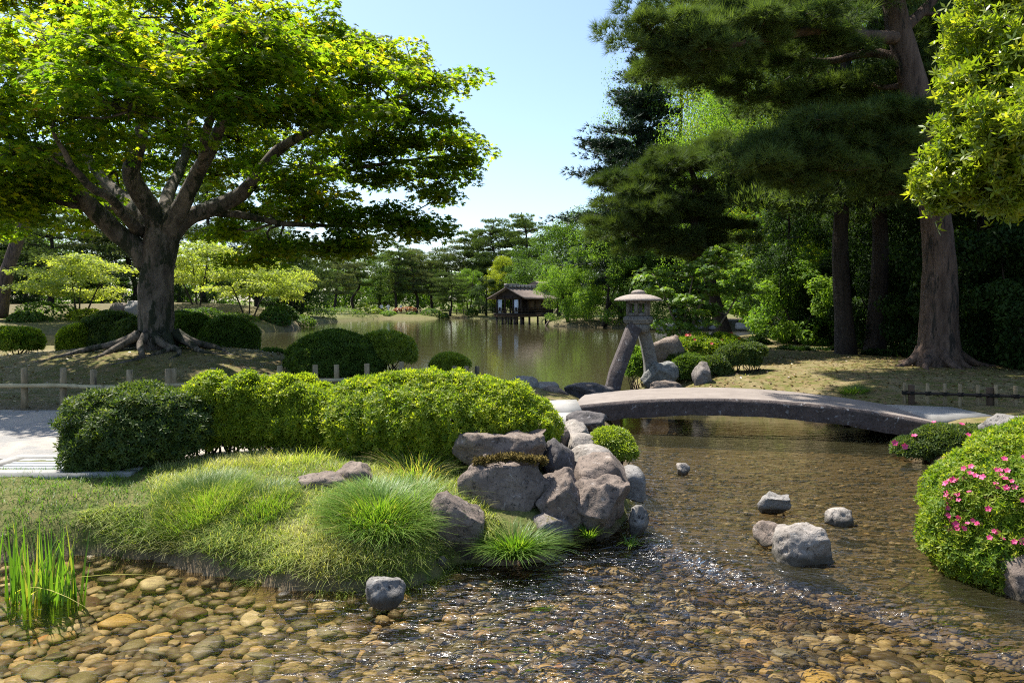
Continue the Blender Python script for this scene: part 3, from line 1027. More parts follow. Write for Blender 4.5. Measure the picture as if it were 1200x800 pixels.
# ------------------------------------------------------------------ the tall red-barked pine on the right and nearer trees
def pine_pads(t, nodes, wood, fol, pads, r, tuft=.25, per=105, tpl=NEED, m0=10):
    for (px, py, Y, pr) in pads:
        c = at(px, py, Y)
        s, rs = pick_source(nodes, c)
        limb_to(wood, s, c - [0, 0, .1], min(rs * .6, .085), .02, r, 7, .05)
        for q in range(int(m0 * pr ** 1.4) + 3):
            d = unit(r.normal(size=3))
            cc = c + d * r.uniform(.2, 1.15) * np.array([pr, pr, pr * .42])
            limb_to(wood, c - [0, 0, .08], cc - [0, 0, .05], .014, .006, r, 4, .02)
            rad = r.uniform(.22, .48); tm = r.uniform(.15, .75)
            dd = unit(r.normal(size=(per, 3)) * [1, 1, .55])
            p = cc + dd * np.array([rad, rad, rad * .42]) * (r.uniform(.25, 1, per) ** .5)[:, None]
            scatter(fol, tpl, p, dd * [1, 1, .4] + [0, 0, .6] + r.normal(size=(per, 3)) * .35, tuft * r.uniform(.6, 1.2, per), np.clip(r.normal(tm, .22, per), 0, 1), r)


def tall_pine():
    r = np.random.default_rng(21)
    Y0 = 16.6
    A = lambda px, py, dy=0: at(px, py, Y0 + dy)
    bx, by = A(1098, 437)[:2]
    t = thing("pine_tree", "tall pine with thick reddish bark trunk and flared roots beside the stone bridge", "tree", (bx, by, gz(bx, by)))
    wood, fol = MB(), MB()
    P = [A(1097, 446), A(1097, 425), A(1099, 400), A(1101, 340), A(1099, 290), A(1095, 240), A(1082, 160), A(1066, 80), A(1050, 20), A(1040, -60), A(1046, -140)]
    rad = [.62, .50, .42, .36, .33, .31, .30, .27, .26, .20, .12]
    tube(wood, P, rad, seg=24, n=44, bump=.10, seed=4)
    C = spline(P, 44); rr = np.interp(np.linspace(0, 10, 44), np.arange(11), rad)
    nodes = [(C[k], rr[k]) for k in range(14, 44)]
    for L, rd in [([A(1056, 45), A(1010, 42, -.6), A(960, 35, -1.2), A(900, 45, -1.8), A(830, 55, -2.2), A(780, 45, -2.4)], [.15, .12, .10, .08, .05, .02]),
                  ([A(1062, 70), A(1020, 62, .5), A(970, 72, 1), A(900, 68, 1.4), A(850, 90, 1.6)], [.12, .10, .08, .05, .02]),
                  ([A(1090, 170), A(1050, 165, -.5), A(1010, 168, -1), A(950, 180, -1.3), A(890, 185, -1.6)], [.09, .07, .06, .04, .02]),
                  ([A(1052, 40), A(1085, 10, .3), A(1120, -30, .5), A(1160, -50, .5)], [.14, .11, .08, .03]),
                  ([A(1045, 0), A(1000, -30, .5), A(930, -40, .5), A(850, -20, 0)], [.12, .09, .06, .02]),
                  ([A(1075, 120), A(1110, 100, 1), A(1150, 90, 1.5)], [.08, .06, .02])]:
        C = spline(L, len(L) * 4)
        q_ = np.interp(np.linspace(0, len(rd) - 1, len(C)), np.arange(len(rd)), rd)
        tube(wood, C, list(q_), seg=9, resample=False, bump=.12)
        nodes += [(C[k], q_[k]) for k in range(4, len(C))]
    for k in range(9):
        a = 2 * math.pi * k / 9 + .3
        L = r.uniform(.5, 1.1)
        P2 = []
        for q in range(6):
            f = q / 5
            d = .3 + L * f
            X, Y_ = bx + math.cos(a + .3 * f) * d, by + math.sin(a + .3 * f) * d
            P2.append([X, Y_, gz(X, Y_) + .34 * (1 - f) ** 2.5 - .02])
        tube(wood, P2, [.17, .12, .08, .06, .04, .015], seg=9, n=18, bump=.2, seed=k)
    pads = [(770, 40, Y0 - 2.4, 1.0), (800, 62, Y0 - 2.2, 1.1), (840, 40, Y0 - 2, 1.2), (885, 30, Y0 - 1.8, 1.2), (930, 20, Y0 - 1.4, 1.2), (860, 80, Y0 + 1.2, 1.1), (905, 62, Y0 + 1.4, 1.1),
            (960, 55, Y0 - .6, 1.0), (820, 92, Y0 + 1, .9), (780, 75, Y0 - 1.5, .8), (980, 0, Y0, 1.3), (880, -20, Y0, 1.3), (820, 0, Y0 - .5, 1.0), (1000, 100, Y0 + 1.2, 1.0), (945, 110, Y0 + 1.5, .9), (880, 115, Y0 + 1, .9),
            (1000, 150, Y0 - .8, 1.1), (950, 160, Y0 - 1.2, 1.1), (900, 185, Y0 - 1.6, .9), (925, 205, Y0 - 1.4, .9), (975, 195, Y0 - 1.2, 1.1), (1030, 180, Y0 - .9, 1.0), (1050, 140, Y0 - .8, .9),
            (1045, 222, Y0 - .7, .6), (1090, 60, Y0 + 1, 1.1), (1120, 20, Y0 + .5, 1.2), (1110, 100, Y0 + 1, 1.0), (1130, 150, Y0 + 1.4, 1.0), (1060, -30, Y0, 1.3), (1110, 200, Y0 + 1.6, .9), (1160, 60, Y0 + 1.5, 1.2)]
    pine_pads(t, nodes, wood, fol, pads, r)
    wood.build("trunk", M['bark_pine'], t, True)
    fol.build("crown", M['pine'], t)


tall_pine()


def mid_pine():
    r = np.random.default_rng(31)
    Y0 = 22.0
    A = lambda px, py, dy=0: at(px, py, Y0 + dy)
    bx, by = A(853, 404)[:2]
    t = thing("pine_tree", "crooked dark pine leaning left over the flowering shrubs behind the stone lantern", "tree", (bx, by, gz(bx, by)))
    wood, fol = MB(), MB()
    P = [A(855, 412), A(850, 392), A(840, 360), A(832, 330), A(822, 290), A(812, 250), A(815, 215), A(800, 180)]
    rad = [.26, .22, .18, .17, .15, .12, .09, .04]
    tube(wood, P, rad, seg=14, n=32, bump=.12)
    C = spline(P, 32); rr = np.interp(np.linspace(0, 7, 32), np.arange(8), rad)
    nodes = [(C[k], rr[k]) for k in range(10, 32)]
    for L in ([A(815, 250), A(790, 225, -.5), A(765, 215, -.7), A(735, 222, -.8)], [A(818, 225), A(845, 200, .5), A(880, 190, .8)], [A(825, 300), A(780, 290), A(740, 275, -.5)]):
        C = spline(L, 12); q_ = np.linspace(.08, .02, 12)
        tube(wood, C, list(q_), seg=7, resample=False)
        nodes += [(C[k], q_[k]) for k in range(3, 12)]
    pads = [(740, 215, Y0 - .6, 1.1), (775, 200, Y0 - .6, 1.2), (810, 190, Y0, 1.2), (850, 180, Y0 + .6, 1.2), (760, 245, Y0 - .8, 1.2), (800, 250, Y0 + .5, 1.2), (840, 235, Y0 + .5, 1.2), (880, 215, Y0 + .8, 1.1),
            (735, 265, Y0 - .5, 1.0), (770, 285, Y0, 1.1), (810, 290, Y0 + .6, 1.1), (850, 270, Y0 + .8, 1.0), (830, 305, Y0 + 1, .8)]
    pine_pads(t, nodes, wood, fol, pads, r, tuft=.30, per=85, tpl=NEED, m0=9)
    wood.build("trunk", M['bark_dark'], t, True)
    fol.build("crown", M['pine_warm'], t)


mid_pine()


def right_laurel():
    r = np.random.default_rng(41)
    bx, by = 8.1, 10.4
    t = thing("broadleaf_tree", "bright yellow green broadleaf tree reaching in at the right edge above the bridge end", "tree", (bx, by, gz(bx, by)))
    wood, fol = MB(), MB()
    tube(wood, [[bx, by, .2], [bx - .1, by, 2], [bx + .1, by, 4], [bx, by + .1, 6.6]], [.22, .17, .14, .06], seg=12, n=20, bump=.1)
    nodes = [(np.array([bx, by, z]), .08) for z in np.arange(2.2, 6.5, .3)]
    pads = [(1180, 30, 9.6, .8), (1160, 80, 9.7, .7), (1190, 120, 9.4, .8), (1150, 140, 9.8, .6), (1125, 175, 9.9, .5), (1165, 190, 9.5, .6), (1195, 215, 9.5, .6), (1115, 215, 9.9, .42), (1150, 225, 9.8, .45),
            (1100, 230, 10, .25), (1230, 160, 9.5, .8), (1230, 60, 9.6, .9), (1185, -10, 10, .8), (1250, 220, 9.6, .6), (1140, 60, 10.2, .45), (1220, -60, 10, 1.0), (1175, 150, 9.0, .5), (1300, 120, 10, 1.0), (1310, 0, 10.6, 1.1), (1350, 200, 10.5, .8)]
    for (px, py, Y, pr) in pads:
        c = at(px, py, Y)
        s, rs = pick_source(nodes, c)
        limb_to(wood, s, c, .04, .012, r, 6, .03)
        for q in range(int(26 * pr ** 1.5) + 5):
            d = unit(r.normal(size=3))
            cc = c + d * r.uniform(.3, 1.05) * np.array([pr, pr, pr * .8])
            limb_to(wood, c, cc, .009, .004, r, 4, .02)
            n = 34
            p = cc + r.normal(size=(n, 3)) * .085
            scatter(fol, ROSE, p, unit(r.normal(size=(n, 3))) * .8 + [0, -.1, .7], .11 * r.uniform(.7, 1.2, n), np.clip(r.normal(.5, .25, n), 0, 1), r)
    wood.build("trunk", M['bark_dark'], t, True)
    fol.build("crown", M['laurel'], t)


right_laurel()


def lantern_maple():
    r = np.random.default_rng(51)
    Y0 = 19.5
    bx, by = at(806, 425, Y0)[:2]
    t = thing("young_maple_tree", "slender young maple with airy light green sprays just right of the stone lantern", "tree", (bx, by, gz(bx, by)))
    wood, fol = MB(), MB()
    A = lambda px, py, dy=0: at(px, py, Y0 + dy)
    nodes = []
    for L in ([A(806, 432), A(803, 400), A(790, 375), A(780, 350), A(768, 325)], [A(804, 410), A(815, 370), A(830, 335), A(842, 300)], [A(800, 395), A(805, 360), A(812, 325)], [A(806, 420), A(840, 385), A(868, 340)]):
        C = spline(L, 14); q_ = np.linspace(.05, .012, 14)
        tube(wood, C, list(q_), seg=7, resample=False); nodes += [(C[k], q_[k]) for k in range(4, 14)]
    for (px, py, dy, pr) in [(842, 300, 0, .45), (825, 315, .2, .5), (850, 318, -.2, .45), (810, 335, .3, .45), (835, 340, 0, .4), (800, 355, -.3, .4), (815, 372, 0, .45), (805, 388, -.2, .45), (790, 375, .2, .4), (868, 338, 0, .35), (775, 335, 0, .4), (760, 320, .3, .4), (790, 320, .5, .45), (830, 362, .3, .35)]:
        c = A(px, py, dy)
        s, rs = pick_source(nodes, c)
        limb_to(wood, s, c, .014, .006, r, 5, .05)
        for q in range(9):
            cc = c + r.normal(size=3) * [pr * .6, pr * .6, pr * .35]
            spray(fol, cc, (.24, .24, .03), 42, .11, MAPLE, r.uniform(.2, .9), r)
    wood.build("trunk", M['twig'], t, True)
    fol.build("crown", M['sapling'], t)


lantern_maple()

# prototypes and their copies ------------------------------------------------------------
PA = proto_pine(101, 14, 9, 'pine_hazed', lean=.8)
PB = proto_pine(102, 16, 8, 'pine', start=.45, lean=-.8, layers=8)
PC = proto_pine(103, 12, 10, 'pine_warm', layers=8, start=.3)
PD = proto_pine(104, 18, 9, 'pine', start=.3, layers=12)
CE = proto_cedar(105, 16, 8)
BA = proto_broad(106, 10, 9, 'broad', .18, 26000)
BB = proto_broad(107, 10, 9, 'broad_lit', .16, 28000, stems=2, base=.08)
BD = proto_broad(108, 10, 8, 'broad_dark', .15, 32000, base=.12)
BY = proto_broad(109, 10, 8, 'broad_yellow', .15, 26000)
BN = proto_broad(117, 10, 9, 'broad_lit', .085, 60000, nclump=110)
BM = proto_broad(118, 10, 8, 'broad_yellow', .085, 55000, nclump=100)
MP = proto_broad(110, 5.5, 9, 'maple_bright', .19, 9500, base=.40, layered=True, nclump=34, tpl=MAPLE, stems=3, name="maple_tree")
SH = proto_broad(111, 3, 3.4, 'broad_lit', .12, 15000, base=.05, stems=3, nclump=60, name="tall_shrub")
UG = proto_broad(112, 4, 5, 'broad_dark', .14, 22000, base=.03, stems=3, nclump=70, name="understorey_tree")

gF = "trees along the far shore"
# far shore, from the left
place(PC, 352, 92, 12, 10, "grey green pine rising behind the lit maples where the left bank ends", 1.0, group=gF)
place(PA, 392, 118, 14, 10.5, "rounded haze-tinted grey pine at the left end of the far shore, under the maple's lowest bough", 0.3, 1.1, group=gF)
place(PB, 418, 128, 16, 12, "dark pine standing behind the rounded haze-tinted grey pine left of the far white-clad walkers", 2.0, 1.1, group=gF)
place(BA, 445, 134, 10, 11, "green broadleaf tree directly behind the pair in white on the far shore", 0.5, 1.1, group=gF)
place(PD, 464, 126, 18, 12.5, "slim dark pine between the pair in white and the red azaleas on the far shore", 0.4, .9, group=gF)
place(PA, 487, 130, 14, 12.0, "haze-tinted grey pine with leaning trunk above the red azaleas of the far shore", 2.6, 1.0, group=gF)
place(PC, 508, 136, 12, 12.5, "broad warm green pine in the middle of the far shore, behind the umbrella-shaped pine", 4.0, 1.0, group=gF)
place(PC, 527, 119, 12, 7.0, "small umbrella-shaped pine at the water's edge in the middle of the far shore", 1.4, 1.1, group=gF)
place(BB, 549, 126, 10, 7.5, "pale green leafy tree left of the pavilion behind the lone walker", 1.3, 1.0, group=gF)
place(PA, 541, 138, 14, 14.5, "thin haze-tinted grey pine left of the two tallest pines above the far shore", 5.0, .8, group=gF)
place(PB, 562, 135, 16, 16.0, "airy narrow pine, first of the three tall ones left of the pavilion roof", 0.2, .7, group=gF)
place(PD, 580, 132, 18, 17.8, "tallest dark layered pine over the pavilion's left eave", 3.0, .85, group=gF)
place(PB, 622, 130, 16, 18.2, "tall flat-topped pine directly above the pavilion ridge", 1.2, .95, group=gF)
place(PD, 603, 137, 18, 16.0, "dark pine filling the gap between the layered pine and the flat-topped pine", 5.2, .9, group=gF)
place(BY, 590, 119, 10, 9.2, "yellow-tinged tree just above the pavilion's gable", 2.2, .9, group=gF)
place(BA, 612, 119, 10, 9.2, "grey green rounded tree close behind the pavilion ridge", 3.3, 1.1, group=gF)
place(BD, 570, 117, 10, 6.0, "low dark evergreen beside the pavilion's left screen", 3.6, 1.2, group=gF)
# right of the pavilion
gR = "trees on the right bank of the pond"
place(BA, 655, 96, 10, 12.0, "dark green rounded tree rising behind the pavilion's right end", 1.0, 1.0, group=gR)
place(BA, 688, 90, 10, 13.2, "broad green tree behind the fresh green tree right of the pavilion", 2.5, 1.0, group=gR)
place(BB, 668, 71, 10, 6.0, "fresh green tree leaning over the water against the pavilion", 0.0, 1.0, group=gR)
place(BB, 705, 68, 10, 9.3, "tall fresh green tree right of the pavilion, left of the stone lantern", 2.1, .95, group=gR)
place(BB, 757, 65, 10, 7.2, "fresh green tree seen just over the stone lantern's roof", 4.1, 1.0, group=gR)
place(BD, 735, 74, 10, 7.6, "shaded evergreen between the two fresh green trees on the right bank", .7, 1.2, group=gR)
place(CE, 748, 68, 16, 25.0, "dark tiered cedar standing alone against the sky left of the pines", 0.0, 1.15, group=gR)
place(CE, 728, 69, 16, 17.5, "second dark cedar, lower and left of the tiered one", 2.0, .7, group=gR)
place(BA, 790, 68, 10, 14.5, "mid green tree behind the crooked pine and right of the cedars", 5.0, 1.0, group=gR)
place(BM, 840, 67, 10, 24.0, "yellow green tree glowing behind the tall pine's leftmost boughs", 1.1, .62, group=gR)
place(BN, 800, 70, 10, 27.5, "light green tree closing the gap between the dark cedar and the tall pine", 1.7, .62, group=gR)
place(BN, 890, 36, 10, 14.8, "light green tree showing through under the tall pine's long bough", 3.0, .72, group=gR)
place(BD, 905, 68, 10, 12.0, "dark evergreen across the inlet behind the leaning pine trunk", 3.0, 1.3, group=gR)
place(BD, 840, 65, 10, 8.0, "low evergreen on the rocks across the inlet right of the lantern", 1.2, 1.4, group=gR)
place(BN, 955, 39.5, 10, 19.0, "tall mid green tree filling the sky behind the tall pine's middle boughs", 2.0, .75, group=gR)
place(BN, 1035, 41, 10, 19.5, "tall light green tree behind the red pine's upper trunk", 4.4, .75, group=gR)
place(BN, 1130, 38, 10, 18.5, "tall green tree behind the bright overhanging branches at right", 5.4, .8, group=gR)
gW = "trees of the dark wood behind the bridge"
place(PD, 993, 20.6, 18, 15, "straight dark trunked pine, left one of the pair left of the red pine", 1.0, .75, group=gW)
place(PD, 1023, 21.2, 18, 15.5, "straight dark trunked pine, right one of the pair left of the red pine", 4.2, .75, group=gW)
place(BM, 948, 36, 10, 11.5, "yellow green tree lit from behind between the paired trunks and the crooked pine", 0.5, 1.0, group=gW)
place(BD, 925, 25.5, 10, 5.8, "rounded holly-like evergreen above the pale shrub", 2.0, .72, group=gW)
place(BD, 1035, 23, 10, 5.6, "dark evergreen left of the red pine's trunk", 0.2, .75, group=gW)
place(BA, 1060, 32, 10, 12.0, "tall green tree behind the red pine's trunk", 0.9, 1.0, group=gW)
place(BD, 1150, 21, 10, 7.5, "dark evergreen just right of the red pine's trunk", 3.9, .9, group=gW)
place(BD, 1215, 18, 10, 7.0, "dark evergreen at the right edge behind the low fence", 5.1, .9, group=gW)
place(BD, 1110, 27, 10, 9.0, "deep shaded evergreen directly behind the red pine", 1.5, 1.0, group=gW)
place(PD, 1180, 26, 18, 15, "tall shaded pine at the right edge behind the evergreens", 2.2, .9, group=gW)
place(UG, 985, 24.5, 4, 2.7, "low dark thicket tree between the pale shrub and the red pine", 0.5, .9, group=gW)
place(UG, 1045, 22, 4, 2.6, "low dark thicket tree touching the left of the red pine's trunk", 2.5, .9, group=gW)
place(UG, 1150, 18.8, 4, 3.2, "low dark thicket tree behind the low fence at right", 1.5, .9, group=gW)
place(UG, 1220, 16.2, 4, 3.2, "low dark thicket tree at the right edge by the low fence", 3.5, .8, group=gW)
place(SH, 940, 24, 3, 2.6, "pale sunlit shrub tree at the back of the mossy clearing", 0, 1.0, group=gW)
place(SH, 915, 30, 3, 3.6, "light green shrub tree behind the pale one, beside the inlet", 2.0, 1.0, group=gW)
# left bank across the water
gL = "trees on the left bank across the water"
place(MP, 92, 57, 5.5, 5.2, "bright yellow green maple with spreading tiers left of the great trunk", 0.5, .92, group=gL)
place(MP, 292, 60, 5.5, 5.0, "pale lit maple right of the great trunk, its bole leaning above a clipped shrub", 2.3, .90, group=gL)
place(MP, 232, 64, 5.5, 5.6, "pale lit maple partly hidden by the great trunk's right side", 4.0, .9, group=gL)
place(MP, 335, 66, 5.5, 4.6, "pale lit maple nearest the end of the left bank", 1.0, .75, group=gL)
place(PC, 60, 76, 12, 12.5, "large greyish pine behind the bright maple at left", 0.3, 1.2, group=gL)
place(PA, 150, 80, 14, 15, "tall haze-tinted grey pine right behind the great trunk's left side", 1.3, 1.1, group=gL)
place(PB, 248, 78, 16, 16, "straight pine with bare trunk showing right of the great trunk", 2.1, .9, group=gL)
place(PC, 300, 84, 12, 12, "dark green pine behind the pale maples at right of the great trunk", 3.1, 1.2, group=gL)
place(BD, 30, 82, 10, 9, "dark evergreen under the leaning pine at the left edge", 1.9, 1.2, group=gL)
place(BD, 120, 74, 10, 5.5, "low dark evergreen behind the bright maple's right side", .4, 1.6, group=gL)
place(BD, 210, 76, 10, 6.0, "low dark evergreen behind the partly hidden pale maple", 2.7, 1.6, group=gL)
place(BD, 340, 88, 10, 6.5, "low dark evergreen behind the end of the left bank", 1.7, 1.6, group=gL)
place(PB, -60, 74, 16, 15, "pine reaching in over the left edge", 4.1, 1.2, group=gL)
place(BA, 0, 88, 10, 12, "green tree behind the leaning pine at the left edge", 3.4, 1.3, group=gL)

# leaning reddish pine at the left edge
lp = thing("pine_tree", "leaning reddish pine trunk at the left edge beyond the water", "tree", (*at(2, 360, 56)[:2], gz(*at(2, 360, 56)[:2])))
mb = MB(); tube(mb, [at(-2, 372, 56), at(4, 335, 56), at(14, 300, 56), at(28, 262, 56), at(38, 225, 56), at(42, 180, 56)], [.62, .5, .45, .42, .38, .2], seg=12, n=24, bump=.1)
mb.build("trunk", M['bark_pine'], lp, True)
fo = MB(); rr_ = np.random.default_rng(77)
for (px, py) in [(30, 215), (55, 240), (10, 235), (60, 205), (25, 190), (75, 225), (-10, 215)]:
    c = at(px, py, 56 + rr_.normal())
    d = unit(rr_.normal(size=(260, 3)) * [1, 1, .5])
    scatter(fo, NEEDW, c + d * np.array([1.7, 1.7, .5]) * (rr_.uniform(.2, 1, 260) ** .5)[:, None], d + [0, 0, .7], .42, rr_.uniform(0, 1, 260), rr_)
fo.build("crown", M['pine'], lp)

# the wood behind everything, one mass
wd = MB(); rw = np.random.default_rng(88)
for k in range(800):
    a = rw.uniform(-1.05, 1.0)
    dist = rw.uniform(150, 180) if abs(a) < .5 else rw.uniform(105, 150)
    X = dist * math.tan(a) if abs(a) < .9 else dist * math.tan(.9) * np.sign(a)
    Hh = rw.uniform(6, 13) + 5 * (a > .12) + 3 * (a < -.3)
    zz = gz(X, dist)
    n = 150
    d = unit(rw.normal(size=(n, 3)))
    p = np.array([X, dist, zz + Hh * rw.uniform(.15, .9)]) + d * np.array([3.2, 3.2, 2.4]) * rw.uniform(.4, 1, n)[:, None]
    p[:, 2] = np.maximum(p[:, 2], zz + .1)
    scatter(wd, KITE, p, d + [0, 0, .4] + rw.normal(size=(n, 3)) * .3, .75 * rw.uniform(.6, 1.2, n), np.clip(rw.normal(rw.uniform(.2, .8), .2, n), 0, 1), rw)
tag(wd.build("woodland", M['broad'], None), "continuous wood closing off the garden behind the far shore's pines", "woodland", kind='stuff')


# ------------------------------------------------------------------ shrubs
def bush(name, label, blobs, n, leaf, mat, cat="shrub", group=None, seed=1, tpl=None, flowers=0, fmat='petal', fsize=.05, fbox=None, base=None, open_=.0, lump=.10, stems=10, tvar=.24, fz=None, zlow=-.35):
    """clipped shrub: leaves over lumpy blobs (centre, radii), woody stems inside"""
    r = np.random.default_rng(seed)
    c0 = np.mean([b[0] for b in blobs], axis=0)
    zb = gz(c0[0], c0[1]) if base is None else base
    t = thing(name, label, cat, (c0[0], c0[1], zb), group)
    fol, wood = MB(), MB()
    area = np.array([(b[1][0] * b[1][1] + b[1][0] * b[1][2] + b[1][1] * b[1][2]) for b in blobs])
    area = area / area.sum()
    surf = []
    for (c, rad), a in zip(blobs, area):
        c, rad = np.array(c), np.array(rad)
        m = int(n * a)
        d = unit(r.normal(size=(m, 3)))
        d[:, 2] = np.where(d[:, 2] < zlow, -d[:, 2], d[:, 2])
        lum = 1 + lump * fbm(c + d * 3.1 * max(rad), 3, seed)
        depth = 1 - np.abs(r.normal(0, .075 + open_, m))
        p = c + d * rad * (lum * depth)[:, None]
        # drop leaves inside another blob
        keep = np.ones(m, bool)
        for (c2, r2) in blobs:
            if np.allclose(c2, c): continue
            keep &= (((p - np.array(c2)) / np.array(r2)) ** 2).sum(1) > .55
        p, d2 = p[keep], d[keep] / rad
        nn = unit(d2) * .75 + [0, 0, .45] + r.normal(size=p.shape) * .5
        patch = .18 * vnoise(p * 4.0, seed)
        scatter(fol, tpl or ROSE, p, nn, leaf * r.uniform(.7, 1.25, len(p)), np.clip(r.normal(.45, tvar, len(p)) + patch, 0, 1), r)
        surf.append((p, unit(d2)))
        for k in range(stems):
            e = c + unit(r.normal(size=3)) * rad * .85
            s = np.array([c[0] + r.normal() * rad[0] * .15, c[1] + r.normal() * rad[1] * .15, zb - .05])
            limb_to(wood, s, e, .012 + .01 * max(rad), .004, r, 5, .05)
    if wood.n: wood.build("stem", M['twig'] if open_ > .1 else M['bark_dark'], t, True)
    fol.build("foliage", M[mat], t)
    if flowers:
        P = np.concatenate([s[0] for s in surf]); Dn = np.concatenate([s[1] for s in surf])
        ok = fbox(P, Dn) if fbox else Dn[:, 1] < 0.2
        for (c2, r2) in blobs:
            ok &= (((P - np.array(c2)) / np.array(r2)) ** 2).sum(1) > .90
        idx = np.nonzero(ok)[0]
        proto = None
        for k in range(min(flowers, len(idx))):
            i_ = idx[r.integers(len(idx))]
            if proto is None:
                fm = MB()
                for rot in range(5):
                    a = rot * 2 * math.pi / 5
                    ca, sa = math.cos(a), math.sin(a)
                    v = np.array([[0, 0, 0], [.30, .35, .20], [.34, .75, .28], [0, 1, .22], [-.34, .75, .28], [-.30, .35, .20]])
                    v = v @ np.array([[ca, -sa, 0], [sa, ca, 0], [0, 0, 1]]).T
                    fm.add(v * fsize, [[0, 1, 2], [0, 2, 3], [0, 3, 4], [0, 4, 5]], .35 + .12 * rot)
                tmp = fm.build("flower", M[fmat], None)
                proto = tmp
                o = tmp
            else:
                o = proto.copy(); COL.objects.link(o)
            o.parent = t
            pos = P[i_] + Dn[i_] * fsize * 1.3 - np.array(t.location)
            o.location = pos
            nrm = Dn[i_] * .8 + np.array([0, -.35, .25]) + r.normal(size=3) * .35
            o.rotation_euler = Vector(nrm).to_track_quat('Z', 'Y').to_euler()
            s = r.uniform(.75, 1.2)
            o.scale = (s, s, s)
    return t


def B(px, py, Y, rx, ry, rz):            # blob centred at a photo pixel; radii across, deep, high in metres
    return (at(px, py, Y), (rx, ry, rz))


# foreground left azalea (loose, dark) and the long sunny hedge
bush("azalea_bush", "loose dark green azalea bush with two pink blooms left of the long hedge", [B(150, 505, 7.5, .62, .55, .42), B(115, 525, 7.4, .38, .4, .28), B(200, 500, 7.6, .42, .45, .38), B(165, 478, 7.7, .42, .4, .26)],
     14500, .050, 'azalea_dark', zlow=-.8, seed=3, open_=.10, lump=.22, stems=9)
bush("azalea_hedge", "long low sunlit azalea hedge between the gravel path and the grassy mound", [B(x_, 484 + (k_ % 2) * 5, 8.0, .38, .42, .40 - .04 * (k_ % 2)) for k_, x_ in enumerate(range(245, 400, 26))],
     34000, .046, 'azalea', cat="hedge", zlow=-.85, seed=4, open_=.05, lump=.24, stems=8)
bush("azalea_hedge", "broad dense rounded azalea hedge behind the big boulder", [B(425, 492, 7.9, .45, .6, .47), B(462, 490, 7.85, .52, .65, .50), B(500, 490, 7.8, .58, .72, .52), B(540, 491, 7.8, .58, .72, .51), B(580, 494, 7.85, .54, .72, .48), B(612, 503, 7.9, .40, .6, .37)],
     46000, .042, 'azalea', cat="hedge", zlow=-.9, seed=5, open_=.015, tvar=.3, lump=.13, stems=4)
# right-hand azalea ball with pink flowers
def fb(P, Dn):
    px = 600 + P[:, 0] / P[:, 1] * F
    py = HOR + (HC - P[:, 2]) / P[:, 1] * F
    return (Dn[:, 1] < -.1) & (px < 1203) & (((px > 1110) & (py > 512) & (py < 625) & (np.abs(vnoise(P * 5.0, 9)) > .12)) | ((py < 530) & (px > 1120)) | ((px > 1160) & (py < 640)))
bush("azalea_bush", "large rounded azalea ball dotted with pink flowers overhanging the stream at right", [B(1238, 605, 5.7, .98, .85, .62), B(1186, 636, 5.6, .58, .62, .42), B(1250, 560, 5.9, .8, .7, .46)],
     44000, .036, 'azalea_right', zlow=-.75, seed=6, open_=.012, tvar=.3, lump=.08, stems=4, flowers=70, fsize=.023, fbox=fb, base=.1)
bush("azalea_bush", "dark azalea with a few pink flowers at the foot of the bridge's right end", [B(1110, 520, 9.6, .42, .4, .25), B(1072, 527, 9.7, .26, .3, .17), B(1140, 515, 9.8, .35, .35, .2)],
     9000, .045, 'azalea_dark', seed=7, flowers=9, fsize=.04, base=.1)
bush("shrub", "low green shrub spilling to the water under the bridge", [B(990, 507, 12.6, .38, .3, .12), B(1020, 508, 12.4, .3, .3, .11)], 4500, .05, 'azalea', seed=8, base=.1)
bush("shrub", "small bright yellow green shrub among the stones below the bridge's left end", [B(715, 520, 8.2, .25, .24, .17), B(728, 530, 8.1, .17, .2, .13)], 3600, .042, 'gold', seed=9, base=.15, open_=.04)
# behind, left bank
bush("clipped_shrub", "dark green clipped dome shrub right of the great maple, before the pond", [B(392, 424, 15.5, 1.02, .9, .62)], 15000, .075, 'boxwood', seed=10, lump=.09, tvar=.32, stems=6)
bush("clipped_shrub", "bright golden green rounded shrub behind the dark dome's right shoulder", [B(457, 414, 15.8, .58, .55, .46), B(440, 406, 16, .33, .4, .28)], 9000, .065, 'gold', seed=11, lump=.12)
bush("clipped_shrub", "small golden green shrub standing alone before the pond", [B(527, 427, 15.2, .38, .38, .22)], 5500, .065, 'gold', seed=12, lump=.12)
bush("clipped_shrub", "dark round clipped shrub left of the great maple trunk", [B(128, 398, 19, .80, .8, .72), B(155, 400, 18.6, .6, .6, .6)], 15000, .075, 'azalea_dark', seed=13)
bush("clipped_shrub", "dark round clipped shrub touching the great maple trunk's right side", [B(215, 400, 18.8, .85, .7, .75)], 12000, .075, 'boxwood', seed=14)
bush("clipped_shrub", "dark round clipped shrub, second to the right of the great maple trunk", [B(268, 402, 18.5, .75, .7, .66)], 12000, .075, 'boxwood', seed=15)
bush("clipped_shrub", "yellow green shrub at the left foot of the dark clipped shrub", [B(90, 402, 18.4, .40, .4, .45)], 5000, .075, 'azalea', seed=16)
bush("clipped_shrub", "bright leafy shrub at the left edge behind the bamboo fence", [B(18, 402, 18, .62, .55, .38), B(-25, 402, 18, .6, .5, .36)], 8000, .085, 'azalea_right', seed=17, lump=.15)
bush("shrub", "low dark leafy plant between the clipped shrubs and the dark dome", [B(318, 424, 17, .42, .4, .26)], 3500, .08, 'broad', seed=18, lump=.2)
